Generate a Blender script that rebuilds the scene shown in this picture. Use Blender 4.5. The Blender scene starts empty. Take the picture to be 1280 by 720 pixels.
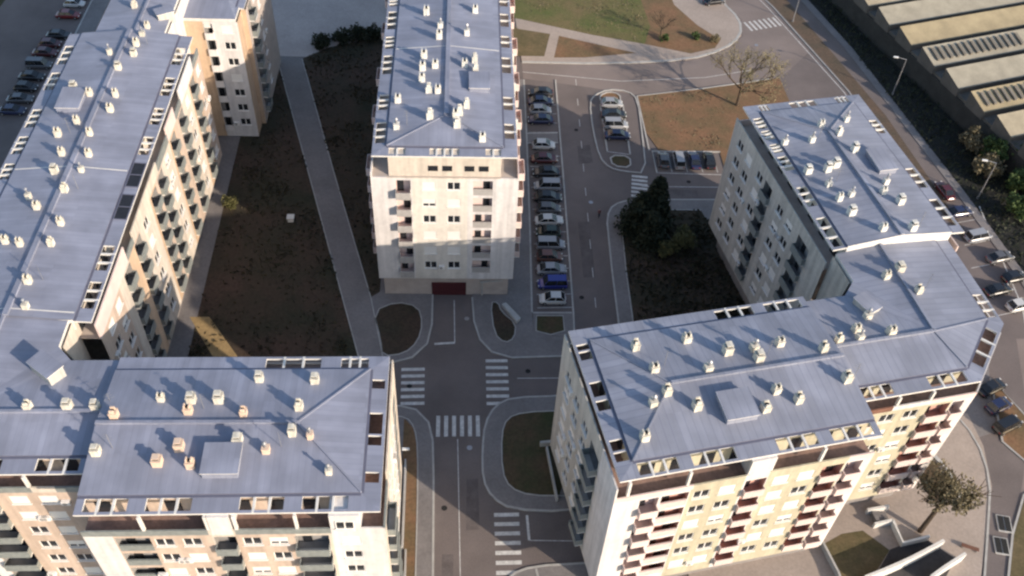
import bpy, math, random
from mathutils import Vector, Matrix
random.seed(7)
scn = bpy.context.scene
COL = scn.collection
R = math.radians

# ------------------------------------------------------------------ world, sun, camera
w = bpy.data.worlds.new("World"); scn.world = w; w.use_nodes = True
nt = w.node_tree
bg = nt.nodes['Background']
sky = nt.nodes.new('ShaderNodeTexSky'); sky.sky_type = 'NISHITA'; sky.sun_disc = False
SUN_AZ = R(-40.0); SUN_EL = R(20.5)
sdir = Vector((math.cos(SUN_AZ)*math.cos(SUN_EL), math.sin(SUN_AZ)*math.cos(SUN_EL), math.sin(SUN_EL)))
sky.sun_elevation = SUN_EL; sky.sun_rotation = math.atan2(sdir.x, sdir.y)
sky.air_density = 1.0; sky.dust_density = 1.0; sky.ozone_density = 1.0
nt.links.new(sky.outputs[0], bg.inputs[0]); bg.inputs[1].default_value = 0.15
sl = bpy.data.lights.new('sun', 'SUN'); sl.energy = 4.2; sl.angle = R(0.6); sl.color = (1.0, 0.85, 0.69)
so = bpy.data.objects.new('sun', sl); COL.objects.link(so)
so.rotation_euler = sdir.to_track_quat('Z', 'Y').to_euler()

cam = bpy.data.cameras.new('camera'); co = bpy.data.objects.new('camera', cam); COL.objects.link(co)
cam.sensor_width = 36; cam.sensor_fit = 'HORIZONTAL'
cam.lens = 36*1190.3/1280; cam.clip_end = 3000; cam.clip_start = 0.5
Rw = ((9.98375018e-01, 0, 5.69852967e-02), (-3.85085844e-02, -7.37118492e-01, 6.74665411e-01), (4.20049160e-02, -6.75763515e-01, -7.35920688e-01))
M = Matrix(((Rw[0][0], -Rw[0][1], -Rw[0][2]), (Rw[1][0], -Rw[1][1], -Rw[1][2]), (Rw[2][0], -Rw[2][1], -Rw[2][2]))).to_4x4()
M.translation = Vector((0, 0, 102.4)); co.matrix_world = M
scn.camera = co
scn.cycles.filter_width = 2.4
scn.view_settings.view_transform = 'Standard'; scn.view_settings.look = 'None'
scn.view_settings.exposure = 0.7; scn.view_settings.gamma = 1

# ------------------------------------------------------------------ materials
def mat(name, c, rough=.8, var=.12, scale=.5, c2=None, spec=.3, bump=0, bscale=8, metal=0, coord='Object', fine=0, streak=0):
    m = bpy.data.materials.new(name); m.use_nodes = True
    n = m.node_tree.nodes; l = m.node_tree.links; b = n['Principled BSDF']
    b.inputs['Roughness'].default_value = rough; b.inputs['Metallic'].default_value = metal
    b.inputs['Specular IOR Level'].default_value = spec
    tc = n.new('ShaderNodeTexCoord')
    nz = n.new('ShaderNodeTexNoise'); nz.inputs['Scale'].default_value = scale; nz.inputs['Detail'].default_value = 6; nz.inputs['Roughness'].default_value = .62
    l.new(tc.outputs[coord], nz.inputs['Vector'])
    r = n.new('ShaderNodeValToRGB'); r.color_ramp.elements[0].position = .33; r.color_ramp.elements[1].position = .67
    lo = [max(0, x*(1-var)) for x in c]; hi = [min(1, x*(1+var)) for x in c]
    if c2: lo, hi = c, c2
    r.color_ramp.elements[0].color = (*lo, 1); r.color_ramp.elements[1].color = (*hi, 1)
    l.new(nz.outputs['Fac'], r.inputs['Fac'])
    out = r.outputs['Color']
    if fine:
        n2 = n.new('ShaderNodeTexNoise'); n2.inputs['Scale'].default_value = bscale; n2.inputs['Detail'].default_value = 3
        l.new(tc.outputs[coord], n2.inputs['Vector'])
        mx = n.new('ShaderNodeMix'); mx.data_type = 'RGBA'; mx.blend_type = 'MULTIPLY'; mx.inputs[0].default_value = fine
        mp = n.new('ShaderNodeMapRange'); mp.inputs[1].default_value = .3; mp.inputs[2].default_value = .7; mp.inputs[3].default_value = .45; mp.inputs[4].default_value = 1.35
        l.new(n2.outputs['Fac'], mp.inputs[0]); l.new(out, mx.inputs[6]); l.new(mp.outputs[0], mx.inputs[7]); out = mx.outputs[2]
    if streak:
        mpg = n.new('ShaderNodeMapping'); mpg.inputs['Scale'].default_value = (1.3, 1.3, .10); l.new(tc.outputs[coord], mpg.inputs[0])
        n4 = n.new('ShaderNodeTexNoise'); n4.inputs['Scale'].default_value = 1.0; n4.inputs['Detail'].default_value = 5; l.new(mpg.outputs[0], n4.inputs['Vector'])
        m4 = n.new('ShaderNodeMapRange'); m4.inputs[1].default_value = .35; m4.inputs[2].default_value = .62; m4.inputs[3].default_value = 1-streak; m4.inputs[4].default_value = 1.04
        l.new(n4.outputs['Fac'], m4.inputs[0])
        x4 = n.new('ShaderNodeMix'); x4.data_type = 'RGBA'; x4.blend_type = 'MULTIPLY'; x4.inputs[0].default_value = 1; l.new(out, x4.inputs[6]); l.new(m4.outputs[0], x4.inputs[7]); out = x4.outputs[2]
    l.new(out, b.inputs['Base Color'])
    if bump:
        n3 = n.new('ShaderNodeTexNoise'); n3.inputs['Scale'].default_value = bscale; n3.inputs['Detail'].default_value = 4
        l.new(tc.outputs[coord], n3.inputs['Vector'])
        bp = n.new('ShaderNodeBump'); bp.inputs['Strength'].default_value = bump; bp.inputs['Distance'].default_value = .08
        l.new(n3.outputs['Fac'], bp.inputs['Height']); l.new(bp.outputs[0], b.inputs['Normal'])
    return m

def roof_mat(name, c, seamw=.22, pitch=.58):
    m = mat(name, c, rough=.55, var=.10, scale=.16, spec=.35)
    n = m.node_tree.nodes; l = m.node_tree.links; b = n['Principled BSDF']
    uv = n.new('ShaderNodeUVMap')
    sp = n.new('ShaderNodeSeparateXYZ'); l.new(uv.outputs[0], sp.inputs[0])
    def math_(op, a, v):
        q = n.new('ShaderNodeMath'); q.operation = op
        if hasattr(a, 'links') or not isinstance(a, (int, float)): l.new(a, q.inputs[0])
        else: q.inputs[0].default_value = a
        if v is not None:
            if isinstance(v, (int, float)): q.inputs[1].default_value = v
            else: l.new(v, q.inputs[1])
        return q.outputs[0]
    fx = math_('FRACT', math_('DIVIDE', sp.outputs['X'], pitch), None)
    seam = math_('LESS_THAN', fx, .12)
    # panel-to-panel tone
    idx = math_('FLOOR', math_('DIVIDE', sp.outputs['X'], pitch), None)
    idy = math_('FLOOR', math_('DIVIDE', sp.outputs['Y'], 4.3), None)
    cb = n.new('ShaderNodeCombineXYZ'); l.new(idx, cb.inputs[0]); l.new(idy, cb.inputs[1])
    wn = n.new('ShaderNodeTexWhiteNoise'); wn.noise_dimensions = '2D'; l.new(cb.outputs[0], wn.inputs['Vector'])
    mp = n.new('ShaderNodeMapRange'); mp.inputs[3].default_value = .93; mp.inputs[4].default_value = 1.06
    l.new(wn.outputs['Value'], mp.inputs[0])
    old = b.inputs['Base Color'].links[0].from_socket
    mx = n.new('ShaderNodeMix'); mx.data_type = 'RGBA'; mx.blend_type = 'MULTIPLY'; mx.inputs[0].default_value = 1
    l.new(old, mx.inputs[6]); l.new(mp.outputs[0], mx.inputs[7])
    mpg = n.new('ShaderNodeMapping'); mpg.inputs['Scale'].default_value = (1.1, .16, 1); l.new(uv.outputs[0], mpg.inputs[0])
    for sc_, vec, lo_, hi_, a_, b_ in ((1.0, mpg.outputs[0], .35, .65, .93, 1.04), (.22, uv.outputs[0], .4, .62, .90, 1.08)):
        n5 = n.new('ShaderNodeTexNoise'); n5.inputs['Scale'].default_value = sc_; n5.inputs['Detail'].default_value = 6; l.new(vec, n5.inputs['Vector'])
        m5 = n.new('ShaderNodeMapRange'); m5.inputs[1].default_value = lo_; m5.inputs[2].default_value = hi_; m5.inputs[3].default_value = a_; m5.inputs[4].default_value = b_; l.new(n5.outputs['Fac'], m5.inputs[0])
        x5 = n.new('ShaderNodeMix'); x5.data_type = 'RGBA'; x5.blend_type = 'MULTIPLY'; x5.inputs[0].default_value = 1; l.new(mx.outputs[2], x5.inputs[6]); l.new(m5.outputs[0], x5.inputs[7]); mx = x5
    mx2 = n.new('ShaderNodeMix'); mx2.data_type = 'RGBA'; mx2.blend_type = 'MIX'
    fac = math_('MULTIPLY', seam, seamw); l.new(fac, mx2.inputs[0]); l.new(mx.outputs[2], mx2.inputs[6]); mx2.inputs[7].default_value = (c[0]*.6, c[1]*.6, c[2]*.68, 1)
    l.new(mx2.outputs[2], b.inputs['Base Color'])
    bp = n.new('ShaderNodeBump'); bp.inputs['Strength'].default_value = .2; bp.inputs['Distance'].default_value = .025
    l.new(seam, bp.inputs['Height']); l.new(bp.outputs[0], b.inputs['Normal'])
    return m

ROOFA = roof_mat('roof_sheet', (.232, .246, .308))
ROOFS = roof_mat('seamed_roof_sheet', (.240, .254, .308), .42, .8)
ROOF = ROOFA
ROOFD = mat('roof_flashing', (.12, .125, .17), .5, .1)
TRIM = mat('white_trim', (.62, .60, .56), .6, .1, 1.2)
CREAM = mat('cream_render', (.55, .485, .41), .85, .07, .35, bump=.1, fine=.12, bscale=2, streak=.16)
PEACH = mat('peach_render', (.49, .385, .31), .85, .07, .35, fine=.12, bscale=2, streak=.16)
IVORY = mat('ivory_render', (.63, .585, .52), .85, .06, .35, fine=.12, bscale=2, streak=.1)
ORANGE = mat('orange_render', (.51, .37, .255), .85, .07, .35, fine=.12, bscale=2, streak=.16)
WHITE = mat('white_render', (.62, .59, .57), .85, .06, .35, fine=.12, bscale=2, streak=.16)
YELL = mat('pale_yellow_render', (.44, .40, .295), .85, .06, .35, fine=.12, bscale=2, streak=.16)
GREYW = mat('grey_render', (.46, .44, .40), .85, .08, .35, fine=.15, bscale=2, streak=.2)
PINK = mat('pink_white_render', (.62, .50, .46), .85, .08, .6)
BROWN = mat('brown_render', (.17, .085, .06), .85, .2, .8)
DGREY = mat('dark_grey_render', (.26, .25, .24), .8, .2, .8)
RED = mat('red_brown_render', (.50, .29, .235), .8, .15, .8)
TERR = mat('terrace_tile', (.25, .165, .135), .8, .2, .7, fine=.3, bscale=3)
TAUPE = mat('taupe_render', (.42, .36, .32), .85, .1, .8)
GROUNDF = mat('ground_floor_render', (.22, .20, .19), .8, .15, .6)
GLASS = mat('window_glass', (.02, .022, .026), .08, .2, 3, spec=.6)
GLASSR = mat('dark_roof_glass', (.02, .02, .024), .35, .2, 3, spec=.3)
FRAME = mat('window_frame', (.72, .70, .67), .5, .05, 2)
SHUT = mat('roller_shutter', (.70, .68, .64), .6, .05, 4)
RAILG = mat('grey_green_railing', (.21, .225, .215), .4, .15, 2)
RAILP = mat('pale_railing', (.55, .46, .43), .6, .1, 2)
CHIM = mat('chimney_render', (.62, .58, .49), .85, .18, 1.5, streak=.25)
CHIMW = mat('chimney_white_render', (.68, .66, .60), .85, .16, 1.5, streak=.25)
CHIMP = mat('chimney_pink_render', (.62, .47, .36), .85, .1, 1.5)
DARK = mat('dark_opening', (.015, .015, .017), .9, .1)
GARAGE = mat('garage_red', (.07, .016, .02), .6, .1)
ASPH = mat('asphalt', (.145, .122, .115), .9, .16, .12, bump=.15, bscale=6, fine=.22)
ASPHW = mat('asphalt_old', (.20, .165, .15), .9, .14, .1, bump=.15, bscale=6, fine=.22)
PAVE = mat('paving', (.19, .175, .17), .9, .12, .2, fine=.25, bscale=3)
PAVEW = mat('paving_warm', (.33, .275, .235), .9, .10, .15, fine=.2, bscale=3)
PLAZA = mat('plaza_paving', (.38, .325, .30), .9, .12, .15, fine=.2, bscale=3)
KERB = mat('kerb_stone', (.36, .35, .33), .85, .12, 1.0)
PAINT = mat('road_paint', (.52, .51, .49), .7, .22, 1.5, fine=.35, bscale=5)
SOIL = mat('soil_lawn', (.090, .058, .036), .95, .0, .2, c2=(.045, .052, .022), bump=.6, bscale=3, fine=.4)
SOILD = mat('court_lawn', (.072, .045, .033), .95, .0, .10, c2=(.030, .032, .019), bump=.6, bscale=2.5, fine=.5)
BROWNS = mat('bare_brown_soil', (.21, .115, .065), .95, .0, .25, c2=(.13, .095, .05), bump=.5, bscale=2.5, fine=.35)
GRASS = mat('green_lawn', (.085, .105, .03), .95, .0, .12, c2=(.15, .115, .055), bump=.5, bscale=3, fine=.35)
DRYG = mat('dry_grass', (.15, .11, .06), .95, .0, .3, c2=(.085, .075, .035), bump=.5, bscale=3, fine=.35)
SUNSTRIP = mat('sun_strip', (.30, .21, .10), .95, .15, .4, fine=.3, bscale=3)  # warm tint that paints sunlight onto the courtyard lawn
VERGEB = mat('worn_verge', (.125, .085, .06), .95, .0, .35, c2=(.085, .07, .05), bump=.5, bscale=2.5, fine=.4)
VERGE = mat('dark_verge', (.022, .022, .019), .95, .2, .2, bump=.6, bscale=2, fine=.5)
CONC = mat('concrete', (.40, .39, .37), .85, .12, .5, fine=.2, bscale=3)
METAL = mat('lamp_metal', (.35, .35, .36), .4, .05, 2, metal=.6)
LAMPH = mat('lamp_head', (.75, .75, .73), .4, .05, 2)
BARK = mat('bark', (.075, .055, .04), .9, .2, 3)
LEAFS = {}
def leaf(name, a, b):
    m = mat(name, a, .7, 0, .9, c2=b, spec=.2); LEAFS[name] = m; return m
LOLIVE = leaf('olive_leaf', (.11, .095, .055), (.18, .15, .09))
LDARK = leaf('dark_leaf', (.018, .024, .014), (.04, .045, .025))
LGREEN = leaf('green_leaf', (.035, .065, .02), (.08, .11, .035))
LGRASS = leaf('rough_grass', (.030, .032, .018), (.062, .05, .03))
LYEL = leaf('yellow_leaf', (.075, .078, .03), (.135, .12, .05))
LPALE = leaf('pale_twig', (.17, .15, .085), (.24, .21, .12))
TYRE = mat('tyre', (.02, .02, .02), .9, .1)
CARG = mat('car_glass', (.015, .017, .02), .05, .1, spec=.6)
CLIGHT = mat('car_lamp', (.7, .7, .68), .2, .05)

# ------------------------------------------------------------------ mesh helper
class MB:
    def __init__(s): s.v = []; s.f = []; s.m = []
    def face(s, pts, mi=0):
        k = len(s.v); s.v += [tuple(p) for p in pts]; s.f.append(list(range(k, k+len(pts)))); s.m.append(mi)
    def prism(s, p2, z0, z1, mt=0, ms=None, mb=None):
        ms = mt if ms is None else ms; mb = ms if mb is None else mb
        z1f = z1 if callable(z1) else (lambda x, y: z1)
        z0f = z0 if callable(z0) else (lambda x, y: z0)
        a = sum(p2[i][0]*p2[(i+1) % len(p2)][1]-p2[(i+1) % len(p2)][0]*p2[i][1] for i in range(len(p2)))
        if a < 0: p2 = p2[::-1]
        s.face([(x, y, z1f(x, y)) for x, y in p2], mt)
        s.face([(x, y, z0f(x, y)) for x, y in p2[::-1]], mb)
        for i in range(len(p2)):
            (x0, y0), (x1, y1) = p2[i], p2[(i+1) % len(p2)]
            s.face([(x0, y0, z0f(x0, y0)), (x1, y1, z0f(x1, y1)), (x1, y1, z1f(x1, y1)), (x0, y0, z1f(x0, y0))], ms)
    def box(s, x0, y0, z0, x1, y1, z1, mi=0):
        s.prism([(x0, y0), (x1, y0), (x1, y1), (x0, y1)], z0, z1, mi)
    def tube(s, p, q, r0, r1, n=6, mi=0, cap=True):
        p = Vector(p); q = Vector(q); d = (q-p).normalized()
        a = d.orthogonal().normalized(); b = d.cross(a)
        P = [p+(a*math.cos(t)+b*math.sin(t))*r0 for t in [2*math.pi*i/n for i in range(n)]]
        Q = [q+(a*math.cos(t)+b*math.sin(t))*r1 for t in [2*math.pi*i/n for i in range(n)]]
        for i in range(n): s.face([P[i], P[(i+1) % n], Q[(i+1) % n], Q[i]], mi)
        if cap: s.face(P[::-1], mi); s.face(Q, mi)
    def build(s, name, mats, parent=None, uv=False, smooth=False):
        me = bpy.data.meshes.new(name); me.from_pydata(s.v, [], s.f); 
        if not isinstance(mats, (list, tuple)): mats = [mats]
        for m in mats: me.materials.append(m)
        me.polygons.foreach_set('material_index', s.m)
        if smooth: me.polygons.foreach_set('use_smooth', [True]*len(s.f))
        me.update()
        if uv:
            L = me.uv_layers.new(name='UVMap')
            for p in me.polygons:
                n = p.normal; e = Vector((0, 0, 1)).cross(n)
                if e.length < 1e-4: e = Vector((1, 0, 0))
                e.normalize(); g = n.cross(e)
                for li in p.loop_indices:
                    v = me.vertices[me.loops[li].vertex_index].co
                    L.data[li].uv = (v.dot(e), v.dot(g))
        o = bpy.data.objects.new(name, me); COL.objects.link(o)
        if parent: o.parent = parent
        return o

def tag(o, label=None, cat=None, group=None, kind=None):
    if label: o['label'] = label
    if cat: o['category'] = cat
    if group: o['group'] = group
    if kind: o['kind'] = kind
    return o
def thing(name, loc, rz, label, cat, group=None):
    o = bpy.data.objects.new(name, None); COL.objects.link(o); o.empty_display_size = 1
    o.location = loc; o.rotation_euler = (0, 0, rz)
    return tag(o, label, cat, group)
def dup(o, parent=None):
    c = o.copy(); COL.objects.link(c)
    if parent: c.parent = parent
    for ch in list(o.children):
        dup(ch, c)
    return c

# ------------------------------------------------------------------ buildings
EXTW = .3
ROWS = [21.2-2.9*i for i in range(6)]
def inset(poly, ds):
    n = len(poly); out = []
    L = []
    for i in range(n):
        p = Vector(poly[i]); q = Vector(poly[(i+1) % n]); t = (q-p).normalized(); nn = Vector((-t.y, t.x))
        L.append((p+nn*ds[i], t))
    for i in range(n):
        (p, t), (q, u) = L[i-1], L[i]
        c = t.x*u.y-t.y*u.x
        if abs(c) < 1e-6: out.append(tuple(q)); continue
        d = q-p; k = (d.x*u.y-d.y*u.x)/c
        out.append(tuple(p+t*k))
    return out

def window_mesh(closed):
    W, H = 1.7, 1.35
    f = MB()
    for (a, b, c, d) in ((-W/2, 0, W/2, .09), (-W/2, H-.09, W/2, H), (-W/2, .09, -W/2+.09, H-.09), (W/2-.09, .09, W/2, H-.09), (-.06, .09, .06, H-.09)):
        f.box(a, .05, b, c, .14, d, 0)
    f.box(-W/2-.08, -.13, -.07, W/2+.08, .05, -.004, 0)
    return f
WM = {}
def new_window(parent, kind):
    """frame + pane (+ shutter) at parent origin; cached meshes, copies share them"""
    if kind not in WM:
        fr = window_mesh(kind).build('window', FRAME, parent)
        p = MB(); p.box(-.79, .10, .06, .79, .13, 1.29, 0); pane = p.build('pane', GLASS, fr)
        if kind:
            s = MB()
            if kind == 1: s.box(-.80, .02, .04, .80, .048, 1.31, 0)
            else: s.box(-.80, .02, .55, .80, .048, 1.31, 0)
            s.build('shutter', SHUT, fr)
        WM[kind] = fr
        return fr
    return dup(WM[kind], parent)

AC = []
def new_aircon(parent):
    if AC: return dup(AC[0], parent)
    b = MB(); b.box(-.4, -.34, 0, .4, -.02, .56, 0); o = b.build('air_conditioner', FRAME, parent)
    g = MB(); g.tube((-.08, -.36, .28), (-.08, -.341, .28), .22, .22, 12); g.build('fan_grille', DGREY, o)
    AC.append(o); return o
GM = {}
def new_loggia(parent, wd, back, rail, protr, flip):
    key = (round(wd, 1), back.name, rail.name, protr, flip)
    if key in GM: return dup(GM[key], parent)
    h, dep = 2.45, .75
    g = MB(); x = wd/2
    # recess shell
    g.face([(-x, 0, 0), (x, 0, 0), (x, dep, 0), (-x, dep, 0)], 0)
    g.face([(-x, 0, h), (-x, dep, h), (x, dep, h), (x, 0, h)], 0)
    g.face([(-x, 0, 0), (-x, dep, 0), (-x, dep, h), (-x, 0, h)], 0)
    g.face([(x, 0, 0), (x, 0, h), (x, dep, h), (x, dep, 0)], 0)
    g.face([(-x, dep, 0), (x, dep, 0), (x, dep, h), (-x, dep, h)], 0)
    if protr > 0: g.box(-x, -protr, -.18, x, -.004, -.004, 1)
    lo = g.build('loggia', [back, TRIM], parent)
    r = MB()
    if protr > 0:
        r.box(-x, -protr-.08, -.18, x, -protr, 1.0, 0)
        r.box(-x, -protr+.002, 0, -x+.08, -.004, 1.0, 0); r.box(x-.08, -protr+.002, 0, x, -.004, 1.0, 0)
    else:
        r.box(-x+.004, .02, .0, x-.004, .10, .95, 0)
        r.box(-x+.004, -.02, .952, x-.004, .14, 1.02, 0)
    r.build('railing', rail, lo)
    d = MB(); sx = -1 if flip else 1
    d.box(sx*wd*.2-.42, dep-.06, .05, sx*wd*.2+.42, dep-.01, 2.1, 0)
    dd = d.build('balcony_door', [GLASS], lo)
    GM[key] = lo
    return lo

def facade(root, P0, P1, zb, zt, cols, bands, rows, reveal=.18, name='wall'):
    """wall from P0 to P1 with the outside on its right; cut for windows and loggias"""
    P0 = Vector(P0); P1 = Vector(P1); t = (P1-P0); Ln = t.length; t.normalize(); nn = Vector((t.y, -t.x))
    ops = []
    for c in cols:
        if c[0] == 'W':
            rr = c[2] if len(c) > 2 else rows
            for z in rr: ops.append((c[1]-.85, c[1]+.85, z-.6, z+.75, c, z))
        else:
            for z in rows: ops.append((c[1], c[2], z-1.45, z+1.0, c, z))
    ops = [o for o in ops if o[0] > .05 and o[1] < Ln-.05 and o[2] > zb and o[3] < zt]
    ds = sorted(set([0, Ln]+[round(o[0], 3) for o in ops]+[round(o[1], 3) for o in ops]+[b[0] for b in bands if 0 < b[0] < Ln]))
    m = MB(); mats = []
    def mi(d):
        cur = bands[0][1]
        for b in bands:
            if d >= b[0]-1e-6: cur = b[1]
        if cur not in mats: mats.append(cur)
        return mats.index(cur)
    def P(d, z, o=0): return (P0.x+t.x*d+nn.x*o, P0.y+t.y*d+nn.y*o, z)
    for a, b in zip(ds[:-1], ds[1:]):
        if b-a < .002: continue
        mid = (a+b)/2
        zs = [zb]
        inn = sorted([(o[2], o[3]) for o in ops if o[0] < mid < o[1]])
        k = mi(mid)
        cur = zb
        for z0, z1 in inn:
            if z0 > cur+.001: m.face([P(a, cur), P(b, cur), P(b, z0), P(a, z0)], k)
            cur = max(cur, z1)
        if zt > cur+.001: m.face([P(a, cur), P(b, cur), P(b, zt), P(a, zt)], k)
    for o in ops:
        if o[4][0] != 'W': continue
        a, b, z0, z1 = o[:4]; k = mi((a+b)/2); q = -reveal
        m.face([P(a, z0), P(b, z0), P(b, z0, q), P(a, z0, q)], k); m.face([P(a, z1), P(a, z1, q), P(b, z1, q), P(b, z1)], k)
        m.face([P(a, z0), P(a, z0, q), P(a, z1, q), P(a, z1)], k); m.face([P(b, z0), P(b, z1), P(b, z1, q), P(b, z0, q)], k)
    m.build(name, mats or [bands[0][1]], root)
    ang = math.atan2(t.y, t.x)
    for o in ops:
        c = o[4]
        if c[0] == 'W':
            kind = random.choice((0, 0, 0, 1, 1, 2))
            wo = new_window(root, kind); x, y, z = P(c[1], o[2])
            wo.location = (x, y, z); wo.rotation_euler = (0, 0, ang)
            if random.random() < .16:
                ao = new_aircon(root); x, y, z = P(c[1]+1.5*random.choice((-1, 1)), o[2]+.1); ao.location = (x, y, z); ao.rotation_euler = (0, 0, ang)
        else:
            lo = new_loggia(root, c[2]-c[1], c[3], c[4], c[5], random.random() < .5)
            x, y, z = P((c[1]+c[2])/2, o[2]); lo.location = (x, y, z); lo.rotation_euler = (0, 0, ang)

def band(mb, P0, P1, Q0, Q1, z0, slope, holes, th=.22):
    P0, P1, Q0, Q1 = map(Vector, (P0, P1, Q0, Q1))
    t = (P1-P0); L = t.length; t.normalize(); n = Vector((-t.y, t.x))
    wdt = (Q0-P0).dot(n); m0 = (Q0-P0).dot(t); m1 = (P1-Q1).dot(t)
    def pt(d, s): return tuple(P0+t*d+n*s)
    segs = []; cur = 0.
    for (a, b, k) in sorted(holes):
        a = max(a, max(m0, 0)+.25, cur+.1); b = min(b, L-max(m1, 0)-.25)
        if b-a < .6: continue
        segs.append((cur, a, 0))
        wd = (b-a-(k-1)*.22)/k; x = a
        for j in range(k):
            segs.append((x, x+wd, 1)); x += wd
            if j < k-1: segs.append((x, x+.22, 2)); x += .22
        cur = b
    segs.append((cur, L, 0))
    zt = lambda x, y: z0+slope*((Vector((x, y))-P0).dot(n))
    zb = lambda x, y: zt(x, y)-th
    for i, (a, b, h) in enumerate(segs):
        ia = m0 if i == 0 else a; ib = L-m1 if i == len(segs)-1 else b
        if h == 1:
            mb.prism([pt(a, 0), pt(b, 0), pt(b, .28), pt(a, .28)], zb, zt, 0, 1)
            mb.prism([pt(a, wdt-.2), pt(b, wdt-.2), pt(b, wdt), pt(a, wdt)], zb, zt, 0, 1)
        else:
            mb.prism([pt(a, 0), pt(b, 0), pt(ib, wdt), pt(ia, wdt)], zb, zt, 1 if h == 2 else 0, 1)

def chimney_parts():
    def make(w_, d_, h_, kind, m):
        c = MB()
        c.box(-w_/2, -d_/2, -.6, w_/2, d_/2, h_, 0)
        c.box(-w_/2-.04, -d_/2-.04, h_+.001, w_/2+.04, d_/2+.04, h_+.08, 0)
        if kind == 0:   # two side plates and a cover
            c.box(-w_*.4, -d_*.3, h_+.101, -w_*.22, d_*.3, h_+.5, 0); c.box(w_*.22, -d_*.3, h_+.101, w_*.4, d_*.3, h_+.5, 0)
            c.box(-w_*.16, -d_*.2, h_+.102, w_*.16, d_*.2, h_+.3, 1)
        elif kind == 1:  # capped vent
            c.box(-w_*.3, -d_*.3, h_+.101, w_*.3, d_*.3, h_+.36, 1); c.box(-w_*.38, -d_*.38, h_+.361, w_*.38, d_*.38, h_+.46, 0)
        else:
            c.tube((0, 0, h_+.1), (0, 0, h_+.75), .16, .16, 8, 2); c.tube((0, 0, h_+.75), (0, 0, h_+.95), .28, .1, 8, 2)
        return c
    return make
mkch = chimney_parts()
CHM = {}
def new_chimney(parent, style, k):
    key = (style, k)
    if key in CHM: return dup(CHM[key], parent)
    wd = (.95, 1.1, .85)[k]
    o = mkch(wd, wd*.95, (.85, .95, .75)[k], k, None).build('chimney', [{'c': CHIM, 'w': CHIMW, 'p': CHIMP}[style], DARK, METAL], parent)
    CHM[key] = o
    return o

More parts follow.
